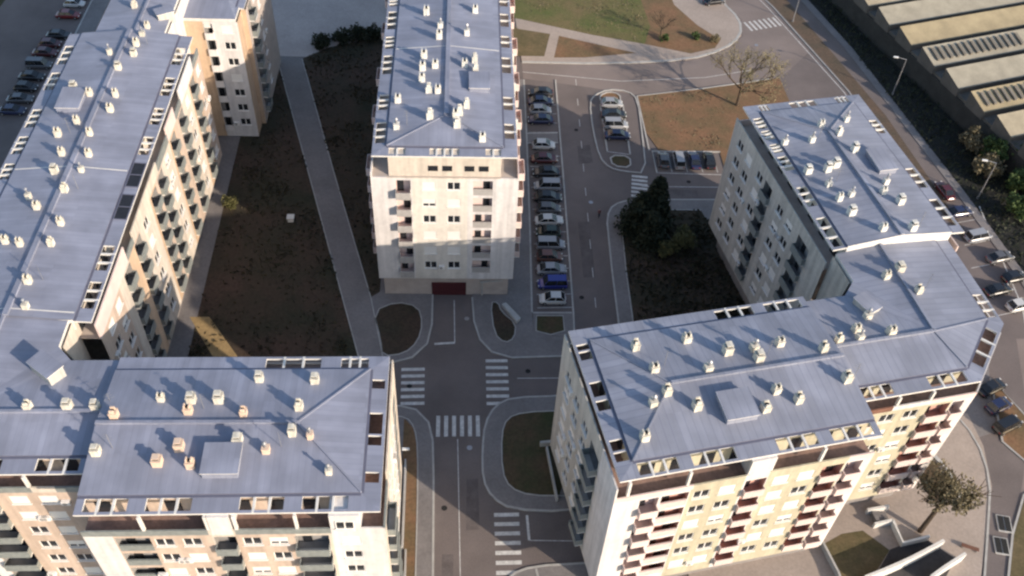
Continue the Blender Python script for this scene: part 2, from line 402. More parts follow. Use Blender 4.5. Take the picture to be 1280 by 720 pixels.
def building(name, label, org, ang, poly, eave, edges, faces, ridges, chimneys, chstyle='c', chs=.85, pitch=.1, hatches=(), attic=BROWN, wallz0=4.0, rows=None, ridge_r=.16, gf=GROUNDF, gfo=1.1, terr=None):
    """edges: per edge dict(b=band width, holes, cols, bands, attic, post)"""
    root = thing(name, (org[0], org[1], 0), R(ang), label, 'apartment block', None)
    ROOF = ROOFS if ang > 5 else ROOFA
    acr = random.Random(len(label))
    n = len(poly)
    inn = inset(poly, [e.get('b', 0) for e in edges])
    sl = .07
    # ---- roof band with openings over the terraces
    for i, e in enumerate(edges):
        if e.get('b', 0) > 0:
            mb = MB()
            band(mb, poly[i], poly[(i+1) % n], inn[i], inn[(i+1) % n], eave, sl, e.get('holes', ()))
            eo = mb.build('eaves', [ROOF, TRIM], root, uv=True)
            A = Vector(inn[i]); B = Vector(inn[(i+1) % n]); t = (B-A).normalized(); nn = Vector((t.y, -t.x)); zg = eave+sl*1.8+.012
            gt = MB(); gt.prism([tuple(A), tuple(B), tuple(B+nn*.26), tuple(A+nn*.26)], zg-.05, zg, 0); gt.build('gutter', ROOFD, eo)
    # ---- main roof
    zi = eave+sl*1.8+.16
    rp = {}
    def pz(k):
        if isinstance(k, int): return (*inn[k], zi)
        return ridges['pts'][k][0], ridges['pts'][k][1], zi+ridges['pts'][k][2]
    mr = MB()
    for f in faces: mr.face([pz(k) for k in f], 0)
    for i, e in enumerate(edges):
        a = inn[i]; b = inn[(i+1) % n]; bb = e.get('b', 0) > 0
        drop = .16 if bb else e.get('drop', 1.6)
        mat_i = 1 if bb else 2
        top = [a, b]
        pts = [(*a, zi), (*b, zi)]
        if e.get('gable'):
            g = pz(e['gable']); pts = [(*a, zi), (*b, zi), g][::1]
            mr.face([(*a, zi-drop), (*b, zi-drop), (*b, zi), g, (*a, zi)], mat_i)
        else:
            mr.face([(*a, zi-drop), (*b, zi-drop), (*b, zi), (*a, zi)], mat_i)
    roof = mr.build('roof', [ROOF, ROOFD, TRIM], root, uv=True)
    for (a, b) in ridges['caps']:
        A = Vector(pz(a)); B = Vector(pz(b)); c = MB(); t = (B-A); t.z = 0; t.normalize(); s = Vector((-t.y, t.x, 0))*ridge_r
        P = [A-s, B-s, B+s, A+s]
        h = Vector((0, 0, .24)); l = Vector((0, 0, -.1))
        c.face([p+h for p in P], 0); 
        for j in range(4): c.face([P[j]+l, P[(j+1) % 4]+l, P[(j+1) % 4]+h, P[j]+h], 0)
        c.build('ridge_cap', ROOF, roof, uv=True)
    for (a, b) in ridges.get('hips', ()):
        A = Vector(pz(a)); B = Vector(pz(b)); c = MB(); t = (B-A); t.z = 0; t.normalize(); s = Vector((-t.y, t.x, 0))*.08
        P = [A-s, B-s, B+s, A+s]; h = Vector((0, 0, .1)); l = Vector((0, 0, -.1))
        c.face([p+h for p in P], 0)
        for j in range(4): c.face([P[j]+l, P[(j+1) % 4]+l, P[(j+1) % 4]+h, P[j]+h], 0)
        c.build('hip_cap', TRIM if ridges.get('whitehip') else ROOF, roof, uv=True)
    # roof height under a point
    me = roof.data
    def rz(u, v):
        best = zi
        for p in me.polygons:
            if p.normal.z < .5: continue
            vs = [me.vertices[k].co for k in p.vertices]
            inside = True
            for j in range(len(vs)):
                a, b = vs[j], vs[(j+1) % len(vs)]
                if (b.x-a.x)*(v-a.y)-(b.y-a.y)*(u-a.x) < -1e-6: inside = False; break
            if inside:
                c = p.center; return c.z-((u-c.x)*p.normal.x+(v-c.y)*p.normal.y)/p.normal.z
        return best
    for (ua, ub, uc, v) in ridges.get('flash', ()):
        for a, b in ((ua, ub), (ub, uc)):
            fm = MB(); za, zb_ = rz(a+.05*(1 if b > a else -1), v), rz(b-.3, v) if b == ub else rz(b-.05, v)
            if b != ub: za = rz(a+.3, v)
            fm.face([(a, v-.07, za+.03), (b, v-.07, zb_+.03), (b, v+.07, zb_+.03), (a, v+.07, za+.03)]); fm.face([(a, v-.07, za-.05), (b, v-.07, zb_-.05), (b, v-.07, zb_+.03), (a, v-.07, za+.03)])
            fm.build('flashing', TRIM, roof)
    rng = random.Random(len(chimneys)*7+int(org[0]))
    for (u, v) in chimneys:
        st = chstyle
        if st == 'p': st = rng.choice('pcc')
        k = rng.choice((0, 0, 1, 0, 2)) if chstyle != 'p' else rng.choice((1, 1, 0, 2))
        o = new_chimney(roof, st, k)
        o.location = (u, v, rz(u, v)); o.rotation_euler = (0, 0, rng.choice((0, 0, R(90))))
        s = rng.uniform(.92, 1.1)*chs; o.scale = (s, s, rng.uniform(.92, 1.15)*chs**.4)
    for (u, v) in [(c[0]+1.3, c[1]+.5) for c in chimneys[2::7]]:
        a = MB(); a.tube((0, 0, -.2), (0, 0, 2.3), .035, .025, 5)
        for k_, zz in enumerate((1.5, 1.9, 2.2)): a.tube((-.5+.1*k_, 0, zz), (.5-.1*k_, 0, zz), .018, .018, 4)
        ao = a.build('aerial', METAL, roof); ao.location = (u, v, rz(u, v)); ao.rotation_euler = (0, 0, acr.uniform(0, 3))
    for (u0, v0, u1, v1, h, rot) in hatches:
        hm = MB(); cx, cy = (u0+u1)/2, (v0+v1)/2; a, b = (u1-u0)/2, (v1-v0)/2
        zb = rz(cx, cy)
        hm.prism([(-a, -b), (a, -b), (a, b), (-a, b)], -.8, lambda x, y: h+.06*y, 0, 1)
        hm.prism([(-a-.12, -b-.12), (a+.12, -b-.12), (a+.12, b+.12), (-a-.12, b+.12)], lambda x, y: h+.06*y+.002, lambda x, y: h+.06*y+.08, 0, 2)
        ho = hm.build('roof_hatch', [ROOF, GREYW if rot else ROOF, TRIM], roof, uv=True)
        ho.location = (cx, cy, zb); ho.rotation_euler = (0, 0, R(rot))
    # ---- walls
    rows = rows or ROWS
    out = inset(poly, [0 if e.get('joint') else -EXTW for e in edges])
    zfl = 22.55
    anyatt = False
    for i, e in enumerate(edges):
        if e.get('joint'): continue
        P0, P1 = out[i], out[(i+1) % n]
        att = e.get('b', 0) > 0 and not e.get('full')
        zt = zfl if att else eave-.02
        facade(root, P0, P1, wallz0, zt, e.get('cols', ()), e.get('bands', [(0, WHITE)]), rows)
        if att:
            anyatt = True
            # parapet of the roof terrace and the posts that carry the eaves
            A = Vector(P0); B = Vector(P1); t = (B-A); Ln = t.length; t.normalize(); nn = Vector((-t.y, t.x))
            pm = MB(); bl = e.get('par', e.get('bands', [(0, WHITE)])); mats = []
            for j, bnd in enumerate(bl):
                d0 = bnd[0]; d1 = bl[j+1][0] if j+1 < len(bl) else Ln
                if bnd[1] not in mats: mats.append(bnd[1])
                pm.prism([tuple(A+t*d0-nn*.003), tuple(A+t*d1-nn*.003), tuple(A+t*d1+nn*.16), tuple(A+t*d0+nn*.16)], zfl, zfl+(bnd[2] if len(bnd) > 2 else e.get('ph', .85)), mats.index(bnd[1]))
            pm.build('parapet', mats, root)
            for d in e.get('post', ()):
                q = MB(); c = A+t*(d+.3); q.prism([tuple(c-t*.13), tuple(c+t*.13), tuple(c+t*.13+nn*.3), tuple(c-t*.13+nn*.3)], zfl+.86, eave-.2, 0)
                q.build('post', TRIM, root)
            for (d0, d1, mm) in e.get('bays', ()):
                q = MB(); a = A+t*(d0+.3); b = A+t*(d1+.3)
                q.prism([tuple(a-nn*.006), tuple(b-nn*.006), tuple(b+nn*2.2), tuple(a+nn*2.2)], zfl+.01, eave-.2, 0)
                q.build('attic_bay', mm, root)
                if d1-d0 > 2.5:
                    wo = new_window(root, 0); c = A+t*((d0+d1)/2+.3)-nn*.16
                    wo.location = (c.x, c.y, 23.5); wo.rotation_euler = (0, 0, math.atan2(t.y, t.x))
    if anyatt:
        ai = inset(poly, [e.get('ai', 2.0) if (e.get('b', 0) > 0 and not e.get('full')) else .1 for e in edges])
        am = MB(); am.prism(ai, zfl+.02, eave-.1, 0, 0); am.build('attic_wall', attic, root)
        tf = MB(); tf.face([(*p, zfl+.01) for p in inset(poly, [.05 if e.get('joint') else -EXTW+.17 for e in edges])], 0); tf.build('terrace', terr or TERR, root)
        # attic doors and windows
        for i, e in enumerate(edges):
            if not (e.get('b', 0) > 0) or e.get('full') or e.get('joint'): continue
            A = Vector(ai[i]); B = Vector(ai[(i+1) % n]); t = B-A; Ln = t.length; t.normalize(); nn = Vector((-t.y, t.x))
            if e.get('ai', 2) < 1:
                for dd in (5.6, 7.4, 10.2, 12.0):
                    q = MB(); q.prism([tuple(A+t*(dd-.62)-nn*.04), tuple(A+t*(dd+.62)-nn*.04), tuple(A+t*(dd+.62)+nn*.02), tuple(A+t*(dd-.62)+nn*.02)], zfl+.9, zfl+1.75, 0)
                    q.build('attic_window', GLASS, root)
                continue
            d = 1.6
            while d < Ln-1.2:
                q = MB(); q.prism([tuple(A+t*(d-.7)-nn*.05), tuple(A+t*(d+.7)-nn*.05), tuple(A+t*(d+.7)+nn*.02), tuple(A+t*(d-.7)+nn*.02)], zfl+.05, zfl+2.2, 0)
                q.build('terrace_door', GLASS, root); d += 3.1
    so = MB(); so.face([(*p, wallz0+.002) for p in out[::-1]], 0); so.build('soffit', WHITE, root)
    gi = inset(poly, [0.02 if e.get('joint') else gfo for e in edges])
    gm = MB(); gm.prism(gi, 0, wallz0 if gfo > 0 else wallz0-.3, 0, 0); gm.build('ground_floor', gf, root)
    return root

def H(pairs, k=3): return [(min(a, b), max(a, b), k) for a, b in pairs]
A0, D0, C0, B0 = (-33.7, 43.1), (15, 45.8), (-10.7, 92.4), (-55, 66)

# near left block
WA = [(0, WHITE), (2.6, PEACH), (11.4, CREAM), (13.5, PEACH), (18.9, CREAM), (22.2, WHITE)]
building('apartment_block', 'peach and white apartment block under a hipped roof, bottom left beside the sunlit street', A0, 0,
  [(0, 0), (26.8, 0), (26.8, 17.6), (0, 17.6)], 25.9,
  [dict(b=1.8, holes=H([(.7, 4.5), (6.1, 10.1), (14.3, 18.2), (19.8, 23.9)]), bands=WA, par=[(0, RAILG), (11.2, CREAM), (13.6, RAILG), (22.2, WHITE)], post=(5.3, 11, 13.5, 18.9), bays=((11.2, 13.1, WHITE), (21.9, 24.6, WHITE)),
     cols=[('G', 2.7, 5.8, DGREY, RAILG, 0), ('W', 7.0), ('W', 9.5), ('G', 11.5, 13.5, DGREY, RAILG, .5), ('W', 14.9), ('W', 17.3), ('G', 18.8, 21.9, DGREY, RAILG, .7), ('W', 23.9)]),
   dict(b=1.8, holes=H([(16.6, 15.2), (14.6, 13.5), (10.6, 8.2), (8.0, 6.9), (4.0, 2.9), (2.6, 1.9)], 1), bands=[(0, CREAM)], par=[(0, RAILG, 1.0), (5, CREAM, 2.4)], post=(), cols=[('G', 1.2, 4.2, DGREY, RAILG, .7), ('W', 6.5), ('W', 9.5), ('W', 12.3), ('G', 14, 16.5, DGREY, RAILG, 0)]),
   dict(b=1.8, holes=H([(.8, 4.8), (6.8, 12.3)]), bands=[(0, PEACH)]),
   dict(joint=1, drop=1.0, gable='W')],
  [(0, 1, 'E', 'W'), (1, 2, 'E'), (2, 3, 'W', 'E')],
  dict(pts=dict(W=(0, 9.0, .75), E=(18.6, 8.9, .75)), caps=[('W', 'E')], hips=[('E', 2), ('E', 1)], whitehip=0),
  [(5.4, 11.8), (8.3, 11.6), (8.3, 10.2), (10.9, 11.6), (13.5, 9.9), (14.3, 14.3), (6.5, 4.8), (8.2, 6.3), (9.5, 4.5), (16.1, 5.9), (19.7, 14.1), (18.6, 10.6), (18.3, 7.7), (20.0, 7.3), (22.0, 3.7), (1.6, 9.7), (.8, 5.9), (13.4, 6.9)], 'p',
  hatches=[(10.7, 3.3, 13.9, 6.3, .8, 0)], attic=PEACH, chs=.72)

# corner block left of it
WL = [(0, PEACH)]
building('apartment_block', 'peach corner block at the bottom left edge, its roof a step below its neighbour', A0, 0,
  [(-14.2, 4.6), (0, 4.6), (0, 17.5), (-4.9, 17.5), (-6.6, 19.3), (-6.6, 23.2), (-21.3, 23.2), (-21.3, 11.4)], 25.3,
  [dict(b=1.8, holes=H([(9.3, 13.2), (2.2, 6.2)]), bands=[(0, WHITE), (1.4, PEACH)], par=[(0, RAILG), (8.6, CREAM), (10.8, RAILG)], post=(8.2,), cols=[('G', 1.5, 4.9, DGREY, RAILG, .5), ('W', 7.0), ('W', 9.7)]),
   dict(joint=1), dict(bands=[(0, GREYW)]), dict(bands=[(0, GREYW)]), dict(bands=[(0, CREAM)]), dict(joint=1),
   dict(b=1.8, bands=[(0, PEACH)]), dict(b=1.8, bands=[(0, WHITE)])],
  [(0, 1, 'A', 'C'), ('A', 2, 3, 'C'), (3, 4, 'C'), ('C', 4, 5, 'B'), (6, 7, 'C', 'B'), (7, 0, 'C')],
  dict(pts=dict(A=(0, 10.9, .55), C=(-12.9, 10.9, .55), B=(-12.9, 23.2, .55)), caps=[('A', 'C'), ('C', 'B')], hips=[]),
  [(-7.0, 11.3), (-3.3, 11.3), (-.7, 11.2)], 'p',
  hatches=[(-8.0, 14.9, -4.9, 16.6, 1.5, -38)], attic=PEACH, chs=.72)

# long left block
WB = [(0, PEACH), (7.5, CREAM), (11.8, ORANGE), (14.2, PEACH), (16.6, CREAM), (22, ORANGE), (25.1, PEACH), (28.4, CREAM), (33, ORANGE), (36.3, PEACH), (41, CREAM), (45.5, ORANGE), (49, PEACH)]
building('apartment_block', 'long peach apartment block up the left side, balconies over the courtyard lawn', B0, -.6,
  [(0, 0), (17, 0), (17, 53), (0, 53)], 25.4,
  [dict(joint=1), dict(b=1.8, holes=H([(32.9, 36.3), (26.9, 30.4), (7.3, 11.1), (1.8, 5.6)])+[(39, 43, 3), (46, 50, 3)], bands=WB, par=[(0, PINK, 2.35), (11.5, RAILG, .9), (14.5, CREAM, 1.7), (27, RAILG, 1.2), (33, PINK, 2.2), (37.5, RAILG, 1.0), (41, WHITE, 2.3), (49, RAILG, 1)],
     cols=[('W', 3), ('W', 6), ('G', 9.4, 11.8, DGREY, RAILG, .4), ('G', 14.2, 16.6, DGREY, RAILG, .4), ('W', 19.2), ('G', 22.6, 25, DGREY, RAILG, .4), ('G', 26, 28.4, DGREY, RAILG, .4), ('W', 31), ('G', 33.6, 36, DGREY, RAILG, .4), ('G', 38.5, 41, DGREY, RAILG, .4), ('W', 43.6), ('G', 46, 48.5, DGREY, RAILG, .4), ('W', 51)]),
   dict(joint=1), dict(b=1.8, holes=H([(3, 7.4), (9.3, 13.2), (17.4, 21.1), (22.9, 26.3), (28.1, 31), (36, 40), (45, 49)]), bands=[(0, PEACH)])],
  [(1, 2, 'N', 'S'), (3, 0, 'S', 'N')],
  dict(pts=dict(S=(8.6, 0, .66), N=(8.6, 53, .66)), caps=[('S', 'N')], flash=[(1.9, 8.6, 15.1, 23.6), (1.9, 8.6, 15.1, 1.0)]),
  [(7.3, 47.1), (10.5, 51.9), (10.3, 49.4), (10.5, 47.0), (9.3, 43.6), (7.1, 37.8), (7.1, 31.9), (10.4, 37.7), (10.5, 34.6), (5.4, 29.6), (9.3, 29.6), (4.6, 39.3), (7.0, 25.8), (10.2, 25.7), (7.1, 22.5), (10.1, 22.8), (9.2, 19.2), (5.4, 18.1), (6.9, 16.3), (10.3, 13.7), (10.2, 10.4), (6.9, 10.3), (5.1, 10.9), (9.5, 4.7), (10.3, 1.2)], 'c',
  hatches=[(3.8, 34.4, 6.6, 38.3, .8, 0)], ridge_r=.28, attic=CREAM, chs=.7, terr=TAUPE)

bb_ = [o for o in bpy.data.objects if o.get('label', '').startswith('long peach')][0]
for v0, v1 in ((15.4, 19.5), (21.0, 25.2)):
    q = MB(); q.prism([(15.5, v0), (16.85, v0), (16.85, v1), (15.5, v1)], lambda x, y: 25.4+.07*(17-x)-.05, lambda x, y: 25.4+.07*(17-x)+.05, 0)
    pf = q.build('roof_window', GLASSR, bb_)
    q = MB()
    for a, b, c, d in ((15.38, v0-.1, 15.498, v1+.1), (16.852, v0-.1, 16.96, v1+.1), (15.5, v0-.1, 16.85, v0-.002), (15.5, v1+.002, 16.85, v1+.1), (15.5, (v0+v1)/2-.05, 16.85, (v0+v1)/2+.05)):
        q.prism([(a, b), (c, b), (c, d), (a, d)], lambda x, y: 25.4+.07*(17-x)-.05, lambda x, y: 25.4+.07*(17-x)+.09, 0)
    q.build('frame', ROOFD, pf)
# north end of the long left block, and the lower wing that closes the courtyard
building('apartment_block', 'narrow north end of the long left block, cut by the top edge of the picture', B0, -.6,
  [(3.2, 53), (12.8, 53), (12.8, 80), (3.2, 80)], 24.9,
  [dict(joint=1), dict(bands=[(0, WHITE)]), dict(bands=[(0, WHITE)]), dict(bands=[(0, PEACH)])],
  [(1, 2, 'N', 'S'), (3, 0, 'S', 'N')],
  dict(pts=dict(S=(9.0, 53, .55), N=(9.0, 80, .55)), caps=[('S', 'N')]),
  [(10.4, 54.8), (7.4, 60)], 'c', chs=.7, hatches=[(10.9, 57.4, 13.3, 59.0, 1.0, 30)])
building('apartment_block', 'lower wing at the top left with a white and orange end wall half shadowed', B0, -.6,
  [(12.8, 62.7), (20.8, 62.7), (20.8, 66.2), (21.5, 66.2), (21.5, 84), (12.8, 84)], 22.0,
  [dict(bands=[(0, ORANGE), (3.1, WHITE)], cols=[('G', 3.15, 4.45, DGREY, WHITE, .3), ('W', 6.6)]),
   dict(bands=[(0, ORANGE)]), dict(bands=[(0, ORANGE)]), dict(b=1.3, full=1, holes=H([(3, 7), (9, 13)]), bands=[(0, TAUPE)], cols=[('G', 1.5, 4, DGREY, RAILG, .7), ('W', 6), ('W', 9)]),
   dict(bands=[(0, PEACH)]), dict(joint=1)],
  [(0, 1, 'E', 'W'), (1, 2, 3, 'E'), (3, 4, 'E'), (4, 5, 'W', 'E')],
  dict(pts=dict(W=(12.8, 73, .6), E=(17, 73, .6)), caps=[('W', 'E')]), [], 'c', rows=[20.6-2.9*i for i in range(7)], wallz0=.25, gfo=.5)

# centre block
GRAIL = mat('mid_grey_railing', (.36, .34, .32), .5, .1, 2)
WC = [(0, WHITE), (5.2, IVORY), (12.3, WHITE)]
pw = [('G', 3.2, 6.2, RED, PINK, .9), ('W', 9), ('W', 12), ('G', 14, 17, RED, PINK, .9), ('W', 20), ('G', 23, 26, RED, PINK, .9), ('W', 29), ('G', 32, 35, RED, PINK, .9)]+[('W', 70-x) for x in (9, 12, 20)]+[('G', 70-b, 70-a, RED, PINK, .9) for a, b in ((3.2, 6.2), (14, 17), (23, 26))]
building('apartment_block', 'white apartment block standing in the centre, with a red garage door in its end wall', C0, -.5,
  [(0, 0), (18.2, 0), (18.2, 70), (0, 70)], 25.9,
  [dict(b=1.7, holes=[(2.1, 4.2, 2), (7.2, 10.9, 4), (14.2, 16.2, 2)], bands=WC, par=[(0, WHITE), (2, CREAM), (16.5, WHITE)], ph=.08, ai=.12,
     cols=[('G', 3.1, 5.0, PINK, GRAIL, .8), ('W', 7.3), ('W', 10.5), ('G', 13.0, 15.5, PINK, GRAIL, 0)]),
   dict(b=1.8, holes=H([(35, 38), (29.5, 32.9), (24.1, 27), (17.9, 21.6), (9.6, 12.4), (3.6, 6.6)], 2), bands=[(0, WHITE)], par=[(0, PINK)], cols=pw, post=(8, 16, 23)),
   dict(b=0, bands=[(0, WHITE)]),
   dict(b=1.8, holes=H([(70-a, 70-b) for a, b in [(36.9, 34.4), (32.9, 28.2), (26.3, 23.3), (21.6, 17.2), (12.5, 9.2), (6.6, 2.4)]]), bands=[(0, WHITE)], cols=pw)],
  [(0, 1, 'S'), (1, 2, 'N', 'S'), (3, 0, 'S', 'N'), (2, 3, 'N')],
  dict(pts=dict(S=(9.2, 7.2, .72), N=(9.2, 62, .72)), caps=[('S', 'N')], hips=[('S', 0), ('S', 1)], whitehip=0, flash=[(1.9, 9.2, 16.3, 22.9)]),
  [(5.9, 31.4), (13.0, 32.3), (8.0, 27.7), (7.9, 24.9), (11.8, 26.1), (5.9, 20.4), (12.9, 19.6), (5.8, 17.5), (7.5, 17.9), (11.5, 18.3), (5.8, 14.9), (13.0, 17.2), (2.8, 10.6), (6.8, 12.4), (8.0, 12.1), (11.8, 9.2), (2.9, 5.0), (7.1, 6.7), (10.4, 6.8), (10.9, 7.6), (10.6, 5.2), (13.8, 2.8)], 'w',
  hatches=[(12.2, 12.7, 14.8, 16.0, .75, 0)], ridge_r=.3, attic=CREAM, chs=.86, gf=TAUPE, gfo=.3, terr=TAUPE)

# right near block
WD = [(0, WHITE), (4.7, RED), (7.9, YELL), (13.4, WHITE), (15.9, YELL), (21.7, RED), (24.3, WHITE)]
WDf = [(0, WHITE), (7.8, YELL), (13.4, WHITE), (15.9, YELL), (24.3, WHITE)]
building('apartment_block', 'pale yellow apartment block with red-brown balconies, right beside the street junction', D0, 10.5,
  [(0, 0), (26.8, 0), (26.8, 18.5), (0, 18.5)], 25.9,
  [dict(b=1.8, holes=H([(1.9, 6.0), (7.4, 11.8), (16.1, 20.3), (21.8, 26.2)], 3), bands=WDf, par=[(0, PINK), (8, YELL), (13.4, WHITE), (15.9, YELL), (24.4, PINK)], post=(1.0, 7.0, 13.3, 15.6, 20.8), bays=((13.4, 15.5, WHITE),), ph=.7,
     cols=[('G', 2.7, 4.6, PINK, PINK, .6), ('G', 4.9, 7.7, RED, RAILP, 0), ('W', 9.1), ('W', 11.8), ('G', 13.6, 15.8, RED, RAILP, .4), ('W', 17.5), ('W', 20.2), ('G', 21.8, 24.1, RED, RAILP, .3), ('G', 24.4, 26.2, PINK, PINK, .5)]),
   dict(joint=1, drop=1.6, gable='E'), dict(b=1.8, holes=H([(.7, 4.9), (6.3, 10.6)]), bands=[(0, GREYW)]),
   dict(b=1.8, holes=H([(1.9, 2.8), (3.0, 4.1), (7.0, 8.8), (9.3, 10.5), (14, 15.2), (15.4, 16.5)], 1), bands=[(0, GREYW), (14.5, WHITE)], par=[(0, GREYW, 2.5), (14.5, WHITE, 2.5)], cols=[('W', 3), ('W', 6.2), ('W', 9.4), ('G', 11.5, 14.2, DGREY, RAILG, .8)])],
  [(0, 1, 'E', 'W'), (2, 3, 'W', 'E'), (3, 0, 'W')],
  dict(pts=dict(W=(8, 9.25, .74), E=(26.8, 9.25, .74)), caps=[('W', 'E')], hips=[('W', 0), ('W', 3)]),
  [(6.0, 14.5), (11.6, 14.5), (6.9, 11.2), (12.3, 10.2), (5.5, 7.3), (7.2, 8.2), (9.6, 6.1), (15.1, 12.0), (18.0, 11.9), (17.9, 10.5), (20.9, 12.0), (25.0, 10.3), (18.1, 6.4), (19.9, 5.0), (16.3, 4.7), (3.5, 3.8), (25.8, 6.4)], 'c',
  hatches=[(11.9, 3.8, 15.1, 6.9, .8, 0)], attic=YELL)

building('apartment_block', 'lower corner block with a chamfered roof corner joining the two right-hand blocks', D0, 10.5,
  [(26.8, 4.7), (41, 4.7), (47.9, 11.4), (48.6, 24.6), (34, 24.6), (34, 20.2), (32, 18.3), (26.8, 18.3)], 24.9,
  [dict(b=1.8, holes=H([(.9, 4.4), (8.6, 12.9)]), bands=[(0, YELL), (11.8, WHITE)], par=[(0, BROWN), (4.6, WHITE), (9, PINK)], post=(4.6, 8.5), ph=.7,
     cols=[('G', .7, 2.6, DGREY, PINK, .3), ('W', 4.4), ('W', 7.2), ('G', 9.0, 11.6, RED, RAILP, .4), ('G', 11.9, 13.3, PINK, PINK, .5)]),
   dict(b=1.8, holes=H([(1.9, 7.8)]), bands=[(0, WHITE)]), dict(b=1.8, holes=H([(1, 4.4)]), bands=[(0, WHITE)]),
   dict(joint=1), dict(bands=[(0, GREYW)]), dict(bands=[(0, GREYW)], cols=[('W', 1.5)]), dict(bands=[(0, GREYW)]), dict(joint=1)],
  [(0, 1, 'C', 'A'), (1, 2, 'C'), (2, 3, 'B', 'C'), (4, 5, 'C', 'B'), (5, 6, 'C'), (6, 7, 'A', 'C')],
  dict(pts=dict(A=(26.8, 11.3, .55), C=(38.9, 11.3, .55), B=(39.4, 24.6, .55)), caps=[('A', 'C'), ('C', 'B')], hips=[('C', 1), ('C', 2)]),
  [(39.6, 20.4), (37.6, 19.7), (40.1, 16.9), (32.7, 14.6), (30.5, 13.0), (30.3, 11.8), (34.0, 11.9), (27.9, 11.9)], 'c',
  hatches=[(32.6, 15.0, 34.3, 17.4, .7, 20)], attic=YELL, chs=.8)

building('apartment_block', 'grey-walled apartment block at the right, beside the bare soil field', D0, 10.5,
  [(33.4, 24.6), (50.5, 24.6), (50.5, 52.2), (33.4, 52.2)], 25.9,
  [dict(joint=1, drop=1.5, gable='S'), dict(b=1.8, holes=H([(1.2, 5.9), (8.1, 11.8), (19, 21.8)]), bands=[(0, PINK)], par=[(0, PINK)]),
   dict(b=1.8, holes=H([(50.5-36.8, 50.5-33.9), (50.5-43.7, 50.5-39.9), (.5, 3.8)]), bands=[(0, WHITE)], par=[(0, PINK)]),
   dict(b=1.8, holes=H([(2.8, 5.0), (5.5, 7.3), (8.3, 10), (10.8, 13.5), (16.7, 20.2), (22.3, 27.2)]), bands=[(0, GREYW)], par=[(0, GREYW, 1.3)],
     cols=[('W', 2.8), ('W', 5.8), ('W', 9.4), ('G', 11, 13.2, DGREY, RAILG, .4), ('W', 16), ('W', 18.8), ('G', 21.3, 24.3, DGREY, RAILG, .4)])],
  [(1, 2, 'N', 'S'), (2, 3, 'N'), (3, 0, 'S', 'N')],
  dict(pts=dict(S=(41.9, 24.6, .7), N=(41.9, 44.2, .7)), caps=[('S', 'N')], hips=[('N', 3), ('N', 2)]),
  [(34.9+.6, 43.5), (45.4, 46.2), (38.9, 42.9), (41.3, 45.4), (42.9, 43.4), (43.4, 40.0), (36, 37.6), (38.4, 37.2), (39.7, 37.7), (37.4, 34.7), (37.5, 32.0), (39.2, 32.3), (37.8, 29.4), (44.5, 33.6), (43.2, 31.9), (44.5, 30.0), (43.6, 25.4), (40.1, 26.0)], 'w',
  hatches=[(44.6, 35.4, 46.9, 39.2, .8, 0)], attic=GREYW, ridge_r=.22, chs=.74, terr=TAUPE)

# ------------------------------------------------------------------ ground
def chaikin(p, k=2, closed=True):
    for _ in range(k):
        q = []; n = len(p)
        rng = range(n) if closed else range(n-1)
        if not closed: q.append(p[0])
        for i in rng:
            a = p[i]; b = p[(i+1) % n]
            q += [(a[0]*.75+b[0]*.25, a[1]*.75+b[1]*.25), (a[0]*.25+b[0]*.75, a[1]*.25+b[1]*.75)]
        if not closed: q.append(p[-1])
        p = q
    return p
def struct(o): o['kind'] = 'structure'; return o
def slab(name, p, z0, z1, m, k=0):
    if k: p = chaikin(p, k)
    b = MB(); b.prism(p, z0, z1, 0); return struct(b.build(name, m))
def sheet(name, p, z, m, k=0):
    if k: p = chaikin(p, k)
    a = sum(p[i][0]*p[(i+1) % len(p)][1]-p[(i+1) % len(p)][0]*p[i][1] for i in range(len(p)))
    if a < 0: p = p[::-1]
    b = MB(); b.face([(x, y, z) for x, y in p]); return struct(b.build(name, m))
def strip(name, p, wd, z0, z1, m, k=0, closed=False):
    if k: p = chaikin(p, k, closed)
    b = MB(); V = [Vector(q) for q in p]; n = len(V); L = []; Rr = []
    for i in range(n):
        a = V[i-1] if (i > 0 or closed) else V[i]; c = V[(i+1) % n] if (i < n-1 or closed) else V[i]
        t = (c-a).normalized(); s = Vector((-t.y, t.x))*wd/2; L.append(V[i]+s); Rr.append(V[i]-s)
    for i in range(n if closed else n-1):
        j = (i+1) % n
        b.face([(*Rr[i], z1), (*Rr[j], z1), (*L[j], z1), (*L[i], z1)])
        if z1-z0 > .02:
            b.face([(*L[i], z0), (*L[i], z1), (*L[j], z1), (*L[j], z0)]); b.face([(*Rr[i], z1), (*Rr[i], z0), (*Rr[j], z0), (*Rr[j], z1)])
    if not closed and z1-z0 > .02:
        b.face([(*L[0], z0), (*Rr[0], z0), (*Rr[0], z1), (*L[0], z1)]); b.face([(*L[-1], z1), (*Rr[-1], z1), (*Rr[-1], z0), (*L[-1], z0)])
    return struct(b.build(name, m))
def kerb(p, k=0, closed=False, wd=.26): return strip('kerb', p, wd, 0, .14, KERB, k, closed)
def line(p, wd=.13, k=0, name='road_marking', z=.012): return strip(name, p, wd, z, z+.001, PAINT, k)
PV = .12   # pavement top
sheet('ground', [(-900, -600), (900, -600), (900, 1200), (-900, 1200)], 0, ASPH)

